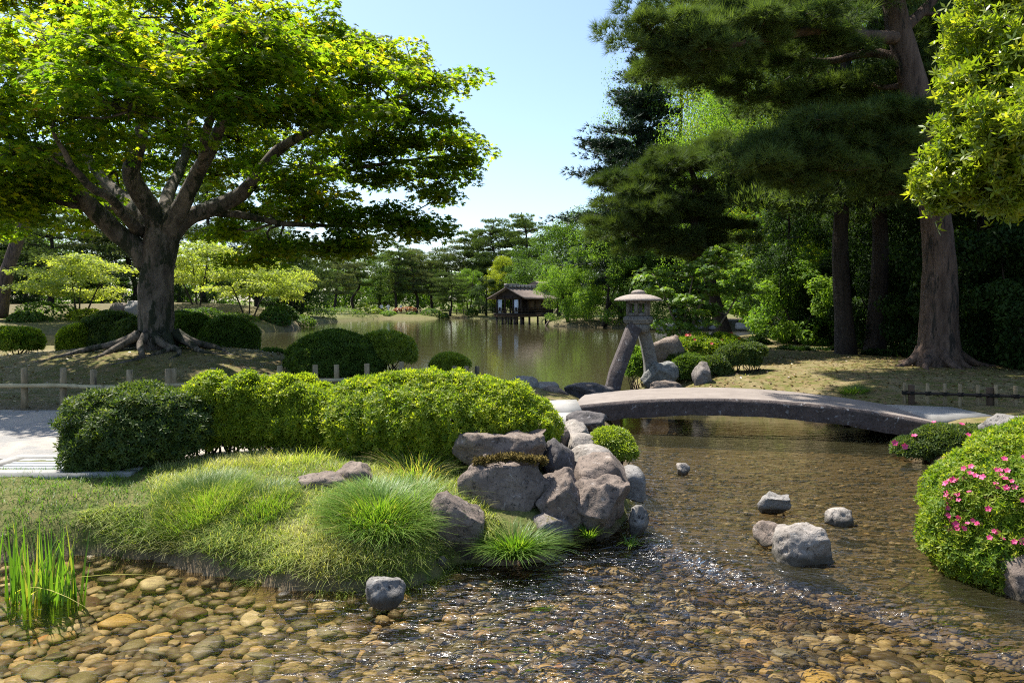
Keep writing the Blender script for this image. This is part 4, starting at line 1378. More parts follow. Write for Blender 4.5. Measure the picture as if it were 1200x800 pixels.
# around the lantern
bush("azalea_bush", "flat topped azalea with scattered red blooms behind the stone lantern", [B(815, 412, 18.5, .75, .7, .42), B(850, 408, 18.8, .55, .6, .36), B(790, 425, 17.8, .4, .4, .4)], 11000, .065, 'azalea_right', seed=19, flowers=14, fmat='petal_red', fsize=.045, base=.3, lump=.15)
bush("shrub", "dark spreading shrub at the right end of the lantern's planting", [B(865, 420, 16.4, .50, .45, .36), B(838, 432, 16.2, .36, .4, .3), B(880, 412, 16.6, .36, .36, .22)], 9000, .06, 'azalea_dark', seed=20, base=.3, lump=.15, open_=.06)
bush("shrub", "dark green shrub close against the lantern's stone plinth", [B(808, 435, 15.9, .42, .4, .36), B(790, 420, 16.5, .3, .3, .28)], 6500, .055, 'boxwood', seed=21, base=.2, lump=.2)
bush("shrub", "leafy shrub growing between the lantern's two legs", [B(745, 432, 16.6, .26, .35, .42), B(755, 425, 17.2, .25, .3, .32)], 3600, .07, 'broad_lit', seed=22, base=.0, lump=.25, open_=.12)
bush("shrub", "dark undergrowth along the back edge of the mossy clearing", [B(930, 420, 22, .9, .5, .3), B(980, 422, 22, .9, .5, .34), B(1040, 424, 20.5, .7, .5, .3), B(885, 410, 24, .6, .5, .35)], 9000, .10, 'broad_dark', seed=23, base=.6, lump=.25)
bush("shrub", "undergrowth in deep shade right of the red pine", [B(1160, 425, 17.6, .8, .5, .4), B(1220, 425, 16.5, .8, .5, .4)], 6000, .09, 'broad_dark', seed=24, base=.4, lump=.25)
# far shrubs
gS = "small rounded shrubs along the far shore"
for k, (px, py, Y, rx, rz, m_, lab) in enumerate([
        (505, 368, 117.5, 1.7, .9, 'broad', "wide low shrub at the far water's edge left of the umbrella-shaped pine"), (482, 370, 117, 1.0, .6, 'boxwood', "small dark shrub at the far water's edge below the red azaleas"),
        (520, 371, 117, .9, .6, 'boxwood', "small dark shrub under the umbrella-shaped pine"), (553, 367, 117, 1.0, .9, 'boxwood', "dark ball shrub left of the far shore's lone walker"),
        (440, 367, 116.5, 1.2, .8, 'gold', "light green shrub below the pair in white"), (455, 369, 116, 1.4, .6, 'broad_lit', "low light green shrub right of the pair in white"),
        (425, 363, 119, 1.4, 1.1, 'gold', "taller light green shrub left of the pair in white")]):
    bush("clipped_shrub", lab, [(at(px, py, Y), (rx, rx, rz))], 700, .28, m_, group=gS, seed=30 + k, stems=0, tpl=KITE)
bush("azalea_bush", "red flowering azaleas on the far shore", [(at(478, 363, 119), (1.5, 1, .5)), (at(466, 364, 119), (.8, .8, .4))], 900, .24, 'dull_red', seed=41, stems=0, tpl=KITE)
gS2 = "clipped shrubs on the left bank"
for k, (px, py, Y, rx, rz, m_, lab) in enumerate([
        (322, 376, 60, 1.2, 1.1, 'broad', "round clipped shrub at the tip of the left bank"), (333, 372, 62, 1.1, 1.0, 'boxwood', "second round clipped shrub at the tip of the left bank"),
        (55, 372, 57, 2.4, 1.2, 'broad', "mossy topped shrub under the bright maple at left"), (35, 378, 56, 1.5, .8, 'boxwood', "dark shrub at the left bank's edge, leftmost"),
        (105, 376, 57, 1.6, .9, 'broad_yellow', "yellowish shrub under the bright maple's trunk"), (235, 376, 58, 2.0, 1.0, 'broad', "low shrub on the left bank right of the great trunk"),
        (275, 379, 58.5, 2.0, .8, 'boxwood', "dark low shrub below the pale maple's leaning bole"), (345, 379, 70, 2.0, .8, 'boxwood', "dark shrub beyond the tip of the left bank"), (365, 372, 92, 3.0, 1.2, 'boxwood', "dark shrub row end where the left bank meets the far shore"), (395, 370, 108, 4.0, 1.2, 'boxwood', "long dark shrub at the left end of the far shore")]):
    bush("clipped_shrub", lab, [(at(px, py, Y), (rx, rx, rz))], 1500, .24, m_, group=gS2, seed=50 + k, stems=0, tpl=KITE, lump=.15)


# ------------------------------------------------------------------ rocks
def ico(sub):
    bm = bmesh.new()
    bmesh.ops.create_icosphere(bm, subdivisions=sub, radius=1)
    v = np.array([q.co[:] for q in bm.verts]); f = np.array([[w.index for w in q.verts] for q in bm.faces])
    bm.free()
    return v, f


ICO = {s: ico(s) for s in (2, 3, 4, 5)}


def rock(label, px0, px1, py0, py1, Y, mat, seed, depth=None, cuts=7, sub=4, rough=.13, name="rock", group=None, cutlo=.62, base_z=None, flat_top=None, cat="rock", yaw=0):
    """rock filling the given photo box at distance Y, its foot sunk a little"""
    r = np.random.default_rng(seed)
    a, b = at(px0, py0, Y), at(px1, py1, Y)
    w, h = b[0] - a[0], a[2] - b[2]
    d = depth or w * .85
    v, f = ICO[sub]
    v = v.copy()
    v = np.sign(v) * np.abs(v) ** .8
    for k in range(cuts):
        n_ = unit(r.normal(size=3)); cc = r.uniform(cutlo, .9)
        s = v @ n_
        v = v - np.clip(s - cc, 0, None)[:, None] * n_
    if flat_top is not None:
        v[:, 2] = np.minimum(v[:, 2], flat_top + .13 * fbm(v * 1.8, 3, seed))
    v = v * (1 + rough * fbm(v * 1.9 + seed, 5, seed))[:, None]
    if sub >= 4:
        rid = 1 - np.abs(fbm(v * 3.1 + seed * 2, 4, seed + 5))
        v = v * (1 - .05 * np.clip(rid - .75, 0, 1)[:, None] * 4 * .35)
    mn, mx = v.min(0), v.max(0)
    v = (v - (mn + mx) / 2) / (mx - mn)
    c_, s_ = math.cos(yaw), math.sin(yaw)
    v = v * np.array([w, d, h * 1.18]) 
    v = v + np.array([(a[0] + b[0]) / 2, Y + d * .35, (a[2] + b[2]) / 2 - h * .09])
    mbr = MB(); mbr.add(v, f)
    loc = (float((a[0] + b[0]) / 2), Y + d * .35, float(b[2]))
    o = mbr.build(name, M[mat], None, True, loc)
    return tag(o, label, cat, group)


gC = "rocks piled at the stream's bank below the hedge"
rock("big flat-topped slab boulder at the back of the pile, against the hedge", 528, 642, 508, 566, 6.95, 'rock', 201, .62, sub=5, group=gC, flat_top=.55)
rock("biggest boulder of the pile with mossy ledge on top, in front of the slab boulder", 533, 652, 540, 628, 6.45, 'rock', 202, .55, sub=5, group=gC, flat_top=.6, cutlo=.55)
rock("craggy sloping rock leaning on the biggest boulder's right side", 618, 692, 553, 632, 6.42, 'rock', 203, .55, sub=5, group=gC, rough=.14)
rock("low cracked rock at the water below the biggest boulder", 620, 678, 606, 642, 6.2, 'rock_mossy', 204, .45, group=gC, rough=.15)
rock("tall dark rock with pale top beside the sedge tuft, leftmost of the pile", 500, 568, 577, 652, 5.95, 'rock', 205, .42, sub=5, group=gC, rough=.12)
rock("dark rounded rock between the hedge and the smooth flat stones", 634, 676, 516, 568, 7.2, 'rock_dark', 206, .5, group=gC)
rock("rounded brown rock resting behind the squared block", 674, 744, 535, 585, 6.75, 'rock', 207, .6, group=gC, rough=.07)
rock("squared upright block at the water's edge, rightmost front of the pile", 672, 742, 562, 628, 6.35, 'rock', 208, .42, cuts=11, cutlo=.5, sub=5, group=gC, flat_top=.6)
rock("smooth grey egg-shaped stone at the pile's right edge", 728, 759, 549, 588, 6.9, 'rock_grey', 209, .38, cuts=2, rough=.04, group=gC)
rock("flat smooth pale grey stone behind the rounded brown rock", 668, 722, 525, 562, 7.4, 'rock_pale', 210, .5, cuts=3, rough=.05, group=gC)
rock("low smooth stone left of the small golden shrub", 664, 704, 511, 532, 8.0, 'rock_pale', 211, .5, cuts=3, rough=.05, group=gC)
rock("light angular stone with a flat tilted face left of the golden shrub", 661, 693, 495, 517, 8.6, 'rock_pale', 212, .5, cuts=9, cutlo=.5, group=gC)
rock("dark flat rock right under the bridge's left end", 662, 713, 484, 506, 9.6, 'rock_dark', 213, .7, group=gC)
rock("brown stone tucked against the hedge's right end", 643, 672, 500, 526, 8.2, 'rock', 214, .5, group=gC)
rock("small slanted slab leaning on the squared block's right foot", 738, 762, 592, 628, 6.5, 'rock_grey', 215, .22, cuts=8, cutlo=.5, group=gC)
# moss on the ledge of the boulder
mo = MB(); rm = np.random.default_rng(5)
n = 1500
px = rm.uniform(556, 640, n); yy = 6.50 + rm.uniform(0, .16, n)
pm_ = np.stack([(px - 600) / F * 6.55, yy, .66 - .010 * np.abs(px - 600) * .1 + rm.normal(0, .012, n)], 1)
scatter(mo, ROSE, pm_, rm.normal(size=(n, 3)) * .4 + [0, 0, 1], .03 * rm.uniform(.6, 1.3, n), rm.uniform(0, 1, n), rm)
tag(mo.build("moss_patch", M['moss'], None), "brown gold moss cushion on the biggest boulder's ledge", "moss")

gT = "rocks standing in the stream"
rock("largest rock in the middle of the stream, pale and cleft, with a mossy dark foot", 914, 979, 618, 676, 5.75, 'rock_pale', 221, .42, sub=5, group=gT, rough=.13)
rock("small dark and cream rock just left of the largest stream rock", 889, 922, 614, 640, 6.1, 'rock', 222, .3, group=gT)
rock("flat pale grey rock in the stream, farther than the others and wet at its foot", 889, 929, 582, 604, 7.1, 'rock_grey', 223, .3, group=gT, flat_top=.5)
rock("small pale triangular rock with a mossy right edge, rightmost in the stream", 971, 1004, 597, 617, 6.75, 'rock_pale', 224, .25, group=gT)
rock("tiny rounded stone alone in the water near the bridge", 794, 810, 543, 558, 8.75, 'rock_pale', 225, .15, sub=3, group=gT)
rock("small wet grey rock at the foot of the sedge tuft", 425, 473, 680, 714, 4.95, 'rock_grey', 226, .22, group=gT, rough=.13)
rock("tiny white stone by the dark rock's foot", 511, 523, 652, 662, 5.75, 'rock_pale', 227, .07, sub=3, group=gT)
rock("reddish rock below the azalea ball at the right edge", 1192, 1240, 655, 712, 5.0, 'rock', 228, .5, group=gT)
gP = "stones at the pond's edge left of the lantern"
rock("pale pink rounded stone at the pond edge, leftmost", 596, 632, 441, 464, 14.6, 'rock_pale', 231, .6, group=gP)
rock("small pale stone at the pond edge, second from the left", 626, 656, 448, 466, 14.6, 'rock_pale', 232, .5, group=gP)
rock("brown stone at the pond edge, between the pale stone and the dark flat one", 636, 668, 452, 470, 13.9, 'rock', 233, .5, group=gP)
rock("dark flat rock at the pond edge, touching the bridge's left end", 662, 722, 449, 468, 14.2, 'rock_dark', 234, .6, group=gP)
gG = "rocks half sunk in the grassy mound"
rock("low purplish rock lying in the grass, left one", 346, 404, 556, 578, 6.4, 'rock', 241, .3, group=gG)
rock("low pointed rock lying in the grass, right one", 388, 444, 544, 576, 6.5, 'rock', 242, .3, group=gG)
gB = "stones of the lantern's bank"
rock("upright brown stone just behind the lantern's short leg", 762, 804, 392, 436, 16.3, 'rock', 251, .5, group=gB, cuts=9)
rock("square upright mossy stone right of the lantern's plinth", 812, 838, 424, 456, 15.2, 'rock_mossy', 252, .4, cuts=10, cutlo=.5, group=gB)
rock("low brown stone before the lantern's plinth, at the bridge's back edge", 760, 802, 446, 462, 14.3, 'rock', 253, .4, group=gB)
rock("grey boulder at the bridge's right landing", 1163, 1215, 487, 512, 9.3, 'rock_grey', 254, .5, group=gB)
gO = "pale rocks edging the inlet across the water"
for k, (x0, x1, y0, y1, lab) in enumerate([(800, 828, 376, 387, "grey rock edging the inlet, leftmost"), (832, 858, 378, 388, "second rock from the left edging the inlet"), (862, 900, 377, 387, "long pale rock edging the inlet beside the pale shrub"), (768, 800, 378, 387, "low dark rock edging the inlet just right of the lantern cap")]):
    rock(lab, x0, x1, y0, y1, 60, 'rock_pale' if k == 2 else 'rock_grey', 260 + k, 1.5, sub=3, group=gO)
gQ = "boulders on the left bank across the water"
rock("large grey boulder on the left bank beside the great trunk", 143, 168, 352, 368, 57, 'rock_grey', 271, 1.2, sub=3, group=gQ)
rock("brown boulder on the left bank, left of the grey boulder", 126, 146, 354, 368, 57, 'rock', 272, 1.2, sub=3, group=gQ)
gK = "stones at the bamboo fence's foot"
rock("small brown stone at the foot of the leftmost fence post", 18, 46, 487, 500, 11.3, 'rock', 281, .25, sub=3, group=gK)
rock("low stone by the path at the left edge", -14, 16, 484, 500, 11.2, 'rock_dark', 282, .3, sub=3, group=gK)


# ------------------------------------------------------------------ river stones
def shoreL(x, y):
    return np.maximum(sdist(POLY_L, x, y), sdist(POLY_R, x, y))


rp = np.random.default_rng(99)
PEBM = []
for k in range(8):
    v, f = ICO[3]
    v = v.copy()
    for q in range(3):
        n_ = unit(rp.normal(size=3)); s = v @ n_; v = v - np.clip(s - rp.uniform(.7, .9), 0, None)[:, None] * n_
    v = v * (1 + .10 * fbm(v * 1.1 + k * 3, 3, k))[:, None] * np.array([1, rp.uniform(.62, .85), rp.uniform(.24, .36)])
    PEBM.append((v, f))
# candidates, largest first, spaced apart
cand, tries = [], 0
while len(cand) < 300 and tries < 40000:
    tries += 1
    Y = rp.uniform(3.75, 6.1) ** 1
    X = rp.uniform(-.75, .75) * Y
    s = rp.uniform(.10, .15) if len(cand) < 45 else rp.uniform(.045, .105)
    if float(step_dist(np.array([X]), np.array([Y]))[0]) > -.25: continue
    if X / Y * F + 600 < -10 or X / Y * F + 600 > 1210: continue
    if float(shoreL(np.array([X]), np.array([Y]))[0]) > -s * .3: continue
    if gz(X, Y) > -.14: continue
    if any((X - c_[0]) ** 2 + (Y - c_[1]) ** 2 < ((s + c_[2]) * .80) ** 2 for c_ in cand): continue
    cand.append((X, Y, s))
names_zone = lambda px, py: ("below the iris leaves" if px < 130 else "in the clear shallows before the grassy bank" if px < 420 else "beside the small wet grey rock" if px < 520 else "under the rippled stream tongue" if px < 800 else "below the stream's step at right")
sh_names = {'dark': 'dark brown', 'brown': 'reddish brown', 'olive': 'olive brown', 'tan': 'tan', 'ochre': 'ochre yellow', 'orange': 'orange', 'pale': 'cream', 'grey': 'grey'}
kinds = list(PEB)
pro = {}
for (X, Y, s) in cand:
    k = int(rp.integers(8))
    kd = rp.choice(kinds, p=[.20, .15, .19, .18, .06, .03, .07, .12])
    if k not in pro:
        mbp = MB(); mbp.add(*PEBM[k])
        o = mbp.build("river_stone", M['peb_tan'], None, True)
        pro[k] = o
    else:
        o = pro[k].copy(); COL.objects.link(o)
    o.material_slots[0].link = 'OBJECT'
    o.material_slots[0].material = M['peb_' + str(kd)]
    zb = gz(X, Y)
    o.location = (X, Y, zb + s * .18)
    o.scale = (s, s, s)
    o.rotation_euler = (rp.normal() * .12, rp.normal() * .12, rp.uniform(0, 6.28))
    px, py = 600 + X / Y * F, HOR + HC / Y * F
    tag(o, f"{sh_names[str(kd)]} rounded stone on the stream bed {names_zone(px, py)}", "stone", f"{sh_names[str(kd)]} stones on the stream bed {names_zone(px, py)}")
# the rest of the bed as one object
bp = MB()
v2, f2 = ICO[2]
cells = {}
def put(X, Y, s, tint, k):
    v = v2 * (1 + .12 * fbm(v2 * 1.2 + k * .37, 2, k % 97))[:, None] * np.array([1, .72, .42]) * s
    a = rp.uniform(0, 6.28); ca, sa = math.cos(a), math.sin(a)
    v = v @ np.array([[ca, -sa, 0], [sa, ca, 0], [0, 0, 1]]).T
    bp.add(v + np.array([X, Y, 0]), f2, tint)
NB = 9500
XY = []
for k in range(NB):
    u_ = rp.uniform()
    Y = 3.6 + 7.4 * u_ ** 1.25
    X = rp.uniform(-.78, .80) * Y
    XY.append((X, Y))
XY = np.array(XY)
okm = shoreL(XY[:, 0], XY[:, 1]) < .02
XY = XY[okm]
zz = hz(XY[:, 0], XY[:, 1]); XY = XY[zz < -.10]; zz = zz[zz < -.10]; sdd = step_dist(XY[:, 0], XY[:, 1])
for k, ((X, Y), z_, s_) in enumerate(zip(XY, zz, sdd)):
    s = rp.uniform(.03, .085) if s_ < -.1 else rp.uniform(.018, .05)
    t_ = rp.uniform(0, 1) ** 1.2
    v = v2 * (1 + .14 * vnoise(v2 * 1.2 + k * .37, k % 97))[:, None] * np.array([1, .74, .42]) * s
    a = rp.uniform(0, 6.28); ca, sa = math.cos(a), math.sin(a)
    v = v @ np.array([[ca, -sa, 0], [sa, ca, 0], [0, 0, 1]]).T
    bp.add(v + np.array([X, Y, z_ + s * .12]), f2, t_)
tag(bp.build("stream_pebbles", M['bed'], None, True), "countless smaller brown and tan pebbles covering the stream bed", "pebbles", kind='stuff')


# ------------------------------------------------------------------ grasses
def blades(mbg, P, L, W, lean, r, tint, segs=3, droop=1.0, direction=None):
    """curved tapering blades rooted at P"""
    n = len(P)
    a = r.uniform(0, 2 * math.pi, n) if direction is None else direction
    D = np.stack([np.cos(a), np.sin(a), np.zeros(n)], 1)
    S = np.stack([-np.sin(a + r.normal(0, .6, n)), np.cos(a), np.zeros(n)], 1)
    S = unit(S)
    L = np.broadcast_to(L, (n,)); W = np.broadcast_to(W, (n,)); lean = np.broadcast_to(lean, (n,))
    rows = []
    for k in range(segs + 1):
        f = k / segs
        out_ = lean * L * (f * .5 + f * f * .5 * droop)
        up = L * (f - .38 * droop * lean * f * f)
        c = P + D * out_[:, None] + np.stack([0 * up, 0 * up, up], 1)
        w = W * (1 - f ** 1.6) * .5 if k < segs else W * .0 + .0004
        rows.append(np.stack([c - S * w[:, None], c + S * w[:, None]], 1))
    V_ = np.stack(rows, 1).reshape(n, -1, 3)
    m = V_.shape[1]
    fc = []
    for k in range(segs):
        fc.append([2 * k, 2 * k + 1, 2 * k + 3, 2 * k + 2])
    fc = np.array(fc)
    Fi = (fc[None] + (np.arange(n) * m)[:, None, None]).reshape(-1, 4)
    mbg.add(V_.reshape(-1, 3), Fi, np.repeat(np.broadcast_to(tint, (n,)), m))


rg = np.random.default_rng(123)
def field(n, x0, x1, y0, y1, cond, L, W, mat, label, name, tmean=.5, lean=.9):
    X = rg.uniform(x0, x1, n); Y = rg.uniform(y0, y1, n)
    ok = cond(X, Y)
    X, Y = X[ok], Y[ok]
    Z = hz(X, Y)
    P = np.stack([X, Y, Z - .01], 1)
    nz = fbm(P * 1.6, 3, 8)
    g = MB()
    m = len(P)
    blades(g, P, L * rg.uniform(.4, 1.3, m) * (1 + .5 * np.clip(nz, -.8, .8)), W, lean * rg.uniform(.3, 1.6, m), rg, np.clip(tmean + .35 * nz + rg.normal(0, .2, m), 0, 1), 3)
    return tag(g.build(name, M[mat], None), label, "grass", kind='stuff')


def onL(X, Y):
    return (sdist(POLY_L, X, Y) > -.02)


def pxof(X, Y):
    return 600 + X / Y * F


field(62000, -3.4, .2, 5.0, 8.3, lambda X, Y: onL(X, Y) & (pxof(X, Y) > 175) & (X < -.15 - (Y - 6) * .15) & (Y < 8.0), .10, .0055, 'grass', "short pale straw and green grass covering the sunny mound", "mound_grass", .74)
field(26000, -6.0, -1.5, 5.2, 7.9, lambda X, Y: onL(X, Y) & (pxof(X, Y) < 260) & (pxof(X, Y) > -40) & ((Y < 7.3) | (X > -3.9)), .07, .006, 'grass_green', "low shaded grass on the bank below the dark azalea", "bank_grass", .25)
field(9000, .5, 12.0, 12.5, 24, lambda X, Y: (sdist(POLY_R, X, Y) > .1) & (vnoise(np.stack([X, Y, X * 0], 1) * .8, 4) > .15), .05, .008, 'grass', "thin grass scattered over the mossy clearing", "clearing_grass", .3)


def tuft(name, label, px, py, Y, n, L, W, spread, mat, seed, lean=.8, cat="grass clump", droop=1.2, segs=5, z=None, tm=.45, ell=1.0):
    r = np.random.default_rng(seed)
    c = at(px, py, Y)
    a = r.uniform(0, 6.28, n); q = np.sqrt(r.uniform(0, 1, n)) * spread
    X, Yy = c[0] + np.cos(a) * q, Y + np.sin(a) * q * ell
    Z = np.maximum(hz(X, Yy), -.12) if z is None else np.full(n, z)
    P = np.stack([X, Yy, Z - .01], 1)
    g = MB()
    blades(g, P - np.array([c[0], Y, 0]) + np.array([c[0], Y, 0]), L * r.uniform(.5, 1.15, n), W, lean * (.35 + q / spread * .9) * r.uniform(.6, 1.3, n), r, np.clip(r.normal(tm, .25, n), 0, 1), segs, droop, a + r.normal(0, .5, n))
    o = g.build(name, M[mat], None, False, (c[0], Y, float(np.mean(Z))))
    return tag(o, label, cat)


tuft("sedge_clump", "large arching sedge tuft hanging over the water in front of the mound", 445, 655, 6.0, 4600, .25, .007, .36, 'sedge', 1, lean=1.0)
tuft("sedge_clump", "sedge tuft leaning against the tall dark rock", 486, 640, 6.25, 1200, .24, .006, .25, 'sedge', 2, lean=1.0)
tuft("grass_clump", "bright green fine grass tuft at the left end of the mound", 240, 606, 6.35, 4500, .20, .005, .36, 'grass_green', 3, lean=.7, tm=.6)
tuft("grass_clump", "small bright green grass tuft right of the bright one on the mound's lip", 310, 625, 6.25, 1500, .14, .005, .28, 'grass_green', 13, lean=.8, tm=.5)
tuft("grass_clump", "deep green leafy grass tuft in front of the biggest boulder", 603, 640, 5.98, 1300, .27, .011, .18, 'grass_green', 4, lean=1.0, z=.02, tm=.35)
tuft("grass_clump", "tall seeding grass behind the mound against the broad hedge", 490, 570, 7.0, 700, .28, .005, .30, 'sedge', 5, lean=.9, tm=.8)
tuft("grass_clump", "wispy grass tuft below the long hedge", 350, 540, 7.5, 900, .20, .005, .5, 'grass', 6, lean=.9, tm=.6)
tuft("grass_clump", "small green tuft at the squared block's foot", 690, 610, 6.3, 160, .13, .008, .06, 'grass_green', 7, lean=.9, z=.05)
# grass hanging over the lip of the bank
eg = MB(); X = rg.uniform(-5.5, .3, 90000); Y = rg.uniform(4.9, 6.6, 90000)
dd = sdist(POLY_L, X, Y); ok = (dd > -.02) & (dd < .30) & (X < -.1) & (pxof(X, Y) > 150 + 60 * vnoise(np.stack([X, Y, X], 1) * 3, 2)) & (rg.uniform(size=len(X)) < .6)
X, Y, dd = X[ok], Y[ok], dd[ok]
P = np.stack([X, Y, hz(X, Y) - .01], 1)
blades(eg, P, .085 * rg.uniform(.5, 1.4, len(P)), .006, 1.3 * rg.uniform(.5, 1.3, len(P)), rg, np.clip(.45 + .4 * fbm(P * 2.2, 3, 4) + rg.normal(0, .2, len(P)), 0, 1), 4, 1.5, -math.pi / 2 + rg.normal(0, .7, len(P)))
tag(eg.build("bank_edge_grass", M['grass'], None), "coarse grass hanging over the water's edge along the near bank", "grass", kind='stuff')
tuft("fern", "small fern growing behind the golden shrub", 725, 508, 8.5, 60, .22, .02, .05, 'grass_green', 8, lean=1.2, z=.3, cat="fern")
tuft("grass_clump", "thin green tuft by the smooth egg-shaped stone's foot", 738, 622, 6.3, 60, .12, .008, .05, 'grass_green', 9, lean=1.1, z=-.02)
tuft("grass_clump", "small grass tuft on the clearing behind the bridge", 1000, 462, 13.6, 350, .18, .012, .22, 'grass_green', 10, lean=1.0)
# litter fallen on the clearing and under the maple
lt = MB(); X = np.concatenate([rg.uniform(3.5, 16, 5200), rg.uniform(-16, -1.5, 4200)]); Y = np.concatenate([rg.uniform(12.5, 20, 5200), rg.uniform(11.2, 20, 4200)])
ok = (sdist(POLY_R, X, Y) > .2) | (sdist(POLY_L, X, Y) > .3)
X, Y = X[ok], Y[ok]
P = np.stack([X, Y, hz(X, Y) + .012], 1)
M['litter'] = leafmat('fallen_leaf', [(0, (.07, .04, .02)), (.6, (.22, .14, .06)), (1, (.38, .30, .14))], .1)
scatter(lt, KITE, P, rg.normal(size=(len(P), 3)) * .25 + [0, 0, 1], rg.uniform(.03, .09, len(P)), rg.uniform(0, 1, len(P)), rg)
tag(lt.build("leaf_litter", M['litter'], None), "dry fallen leaves and needles scattered on the moss under the trees", "leaf litter", kind='stuff')
# irises
ri = np.random.default_rng(61)
t = thing("iris_plant", "clump of tall upright iris leaves standing in the water at the left edge", "iris", (*at(45, 680, 5.4)[:2], -.2))
for k in range(11):
    g = MB()
    px = 6 + 84 * (k + .5) / 11 + ri.normal() * 5
    c = at(px, 675, 5.35 + ri.uniform(-.25, .3))
    n = int(ri.integers(7, 12))
    P = np.stack([c[0] + ri.normal(0, .035, n), c[1] + ri.normal(0, .04, n), np.full(n, -.2)], 1)
    blades(g, P, ri.uniform(.30, .72, n), .022, ri.uniform(.05, .38, n), ri, np.clip(ri.normal(.5, .25, n), 0, 1), 6, .8)
    g.build("leaf_fan", M['iris'], t)
g = MB(); P = np.array([[at(20, 690, 5.2)[0], 5.2, -.1], [at(10, 660, 5.3)[0], 5.3, -.1]]); blades(g, P, np.array([.6, .5]), .018, 1.8, ri, .95, 6, 1.1, np.array([.1, -.5])); g.build("bent_leaf", M['iris'], t)


# ------------------------------------------------------------------ stone bridge
def bridge():
    n = 60
    xs = np.linspace(0, 1, n)
    L0, R0 = np.array([at(672, 476, 11.9)[0], 11.9]), np.array([at(1104, 495, 10.75)[0], 10.75])
    zl, zr = .39, .29
    t = thing("stone_bridge", "gently arched stone slab bridge with pale worn deck and flank darkened for shade over the stream", "bridge", ((L0[0] + R0[0]) / 2, 12, 0))
    fx = L0[0] + (R0[0] - L0[0]) * xs; fy = L0[1] + (R0[1] - L0[1]) * xs
    arch = (zl + (zr - zl) * xs) + .23 * (1 - (2 * xs - 1) ** 2)
    Wd = np.array([.12, 1.55])
    side = unit(Wd)
    nor = np.array([-(R0 - L0)[1], (R0 - L0)[0]]) / np.linalg.norm(R0 - L0)
    th = .30 - .04 * (1 - (2 * xs - 1) ** 2)
    wid = 1.62
    r = np.random.default_rng(4)
    rows = []
    # cross-section from the front bottom up over the deck to the back bottom
    sect = [(0, 1.0), (-.01, .72), (.0, .45), (-.012, .22), (0, .06), (.022, 0), (.3, -.012), (.5, -.016), (.7, -.012), (.978, 0), (1, .06), (1, .5), (1, 1.0)]
    for (u_, dv) in sect:
        off = u_ * wid
        jag = .012 * fbm(np.stack([fx * 5, np.full(n, dv * 4), fy], 1), 3, 6) if 0.06 < dv <= 1 else 0.0
        rows.append(np.stack([fx + nor[0] * (off + jag), fy + nor[1] * (off + jag), arch - (dv * th if dv > 0.05 else dv) + (jag if dv == 1.0 else 0)], 1))
    deck_rows = rows[5:10]
    V_ = np.concatenate(deck_rows); k = len(deck_rows)
    def grid(rs):
        m = len(rs)
        i_ = np.arange(m - 1)[:, None] * n; j_ = np.arange(n - 1)[None]
        return np.concatenate(rs), np.stack([i_ + j_, i_ + j_ + 1, i_ + n + j_ + 1, i_ + n + j_], -1).reshape(-1, 4)
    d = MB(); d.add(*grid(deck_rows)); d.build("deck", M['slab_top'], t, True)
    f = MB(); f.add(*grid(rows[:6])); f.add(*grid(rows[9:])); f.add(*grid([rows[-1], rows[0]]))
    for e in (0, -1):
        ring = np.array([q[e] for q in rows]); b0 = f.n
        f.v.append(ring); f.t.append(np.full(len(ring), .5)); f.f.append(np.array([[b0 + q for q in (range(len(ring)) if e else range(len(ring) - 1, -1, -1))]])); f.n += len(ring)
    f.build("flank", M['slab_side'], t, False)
    # landing slab at right
    l = MB()
    a = np.array([R0[0] - .06, R0[1] + .10]); b = np.array([at(1176, 494, 10.6)[0] + .05, 10.9])
    dn = unit(b - a); nn = np.array([-dn[1], dn[0]])
    q = [a, b, b + nn * .95, a + nn * 1.3]
    cen = np.mean(q, axis=0)
    prism(l, [p_ - cen for p_ in q], 0, .22, (cen[0], cen[1], .165))
    o = l.build("landing_slab", M['slab_pale'], None, False, (cen[0], cen[1], .165))
    tag(o, "pale flat stone slab joining the bridge's right end to the bank", "slab")
    # abutments
    for e, s, lab in ((L0, -1, "dark stone abutment block under the bridge's left end"), (R0, 1, "dark stone abutment block under the bridge's right end")):
        m = MB()
        c = e + nor * .8 + np.array([s * .08, 0])
        box(m, (c[0], c[1], -.08), (.5, 1.5, .34), math.atan2((R0 - L0)[1], (R0 - L0)[0]))
        o = m.build("abutment", M['rock_dark'], None, False, (c[0], c[1], -.25))
        tag(o, lab, "stone block", "abutments of the stone bridge")


bridge()
gSl = "pale paving slabs leading onto the bridge's left end"
for k, (q, lab) in enumerate([([(640, 470), (676, 469), (682, 481), (648, 483)], "square pale paving slab touching the bridge's left end"), ([(646, 485), (672, 484), (676, 494), (654, 497)], "small pale paving slab in front of the first, above the stones"), ([(612, 468), (636, 467), (642, 476), (618, 478)], "pale paving slab farther from the bridge, by the hedge's end")]):
    P = np.array([wl(a, b, .40) for a, b in q]); c = P.mean(0)
    m = MB(); prism(m, (P - c)[::-1], 0, .14, (c[0], c[1], .28), top=.97)
    tag(m.build("paving_slab", M['slab_pale'], None, False, (c[0], c[1], .28)), lab, "slab", gSl)


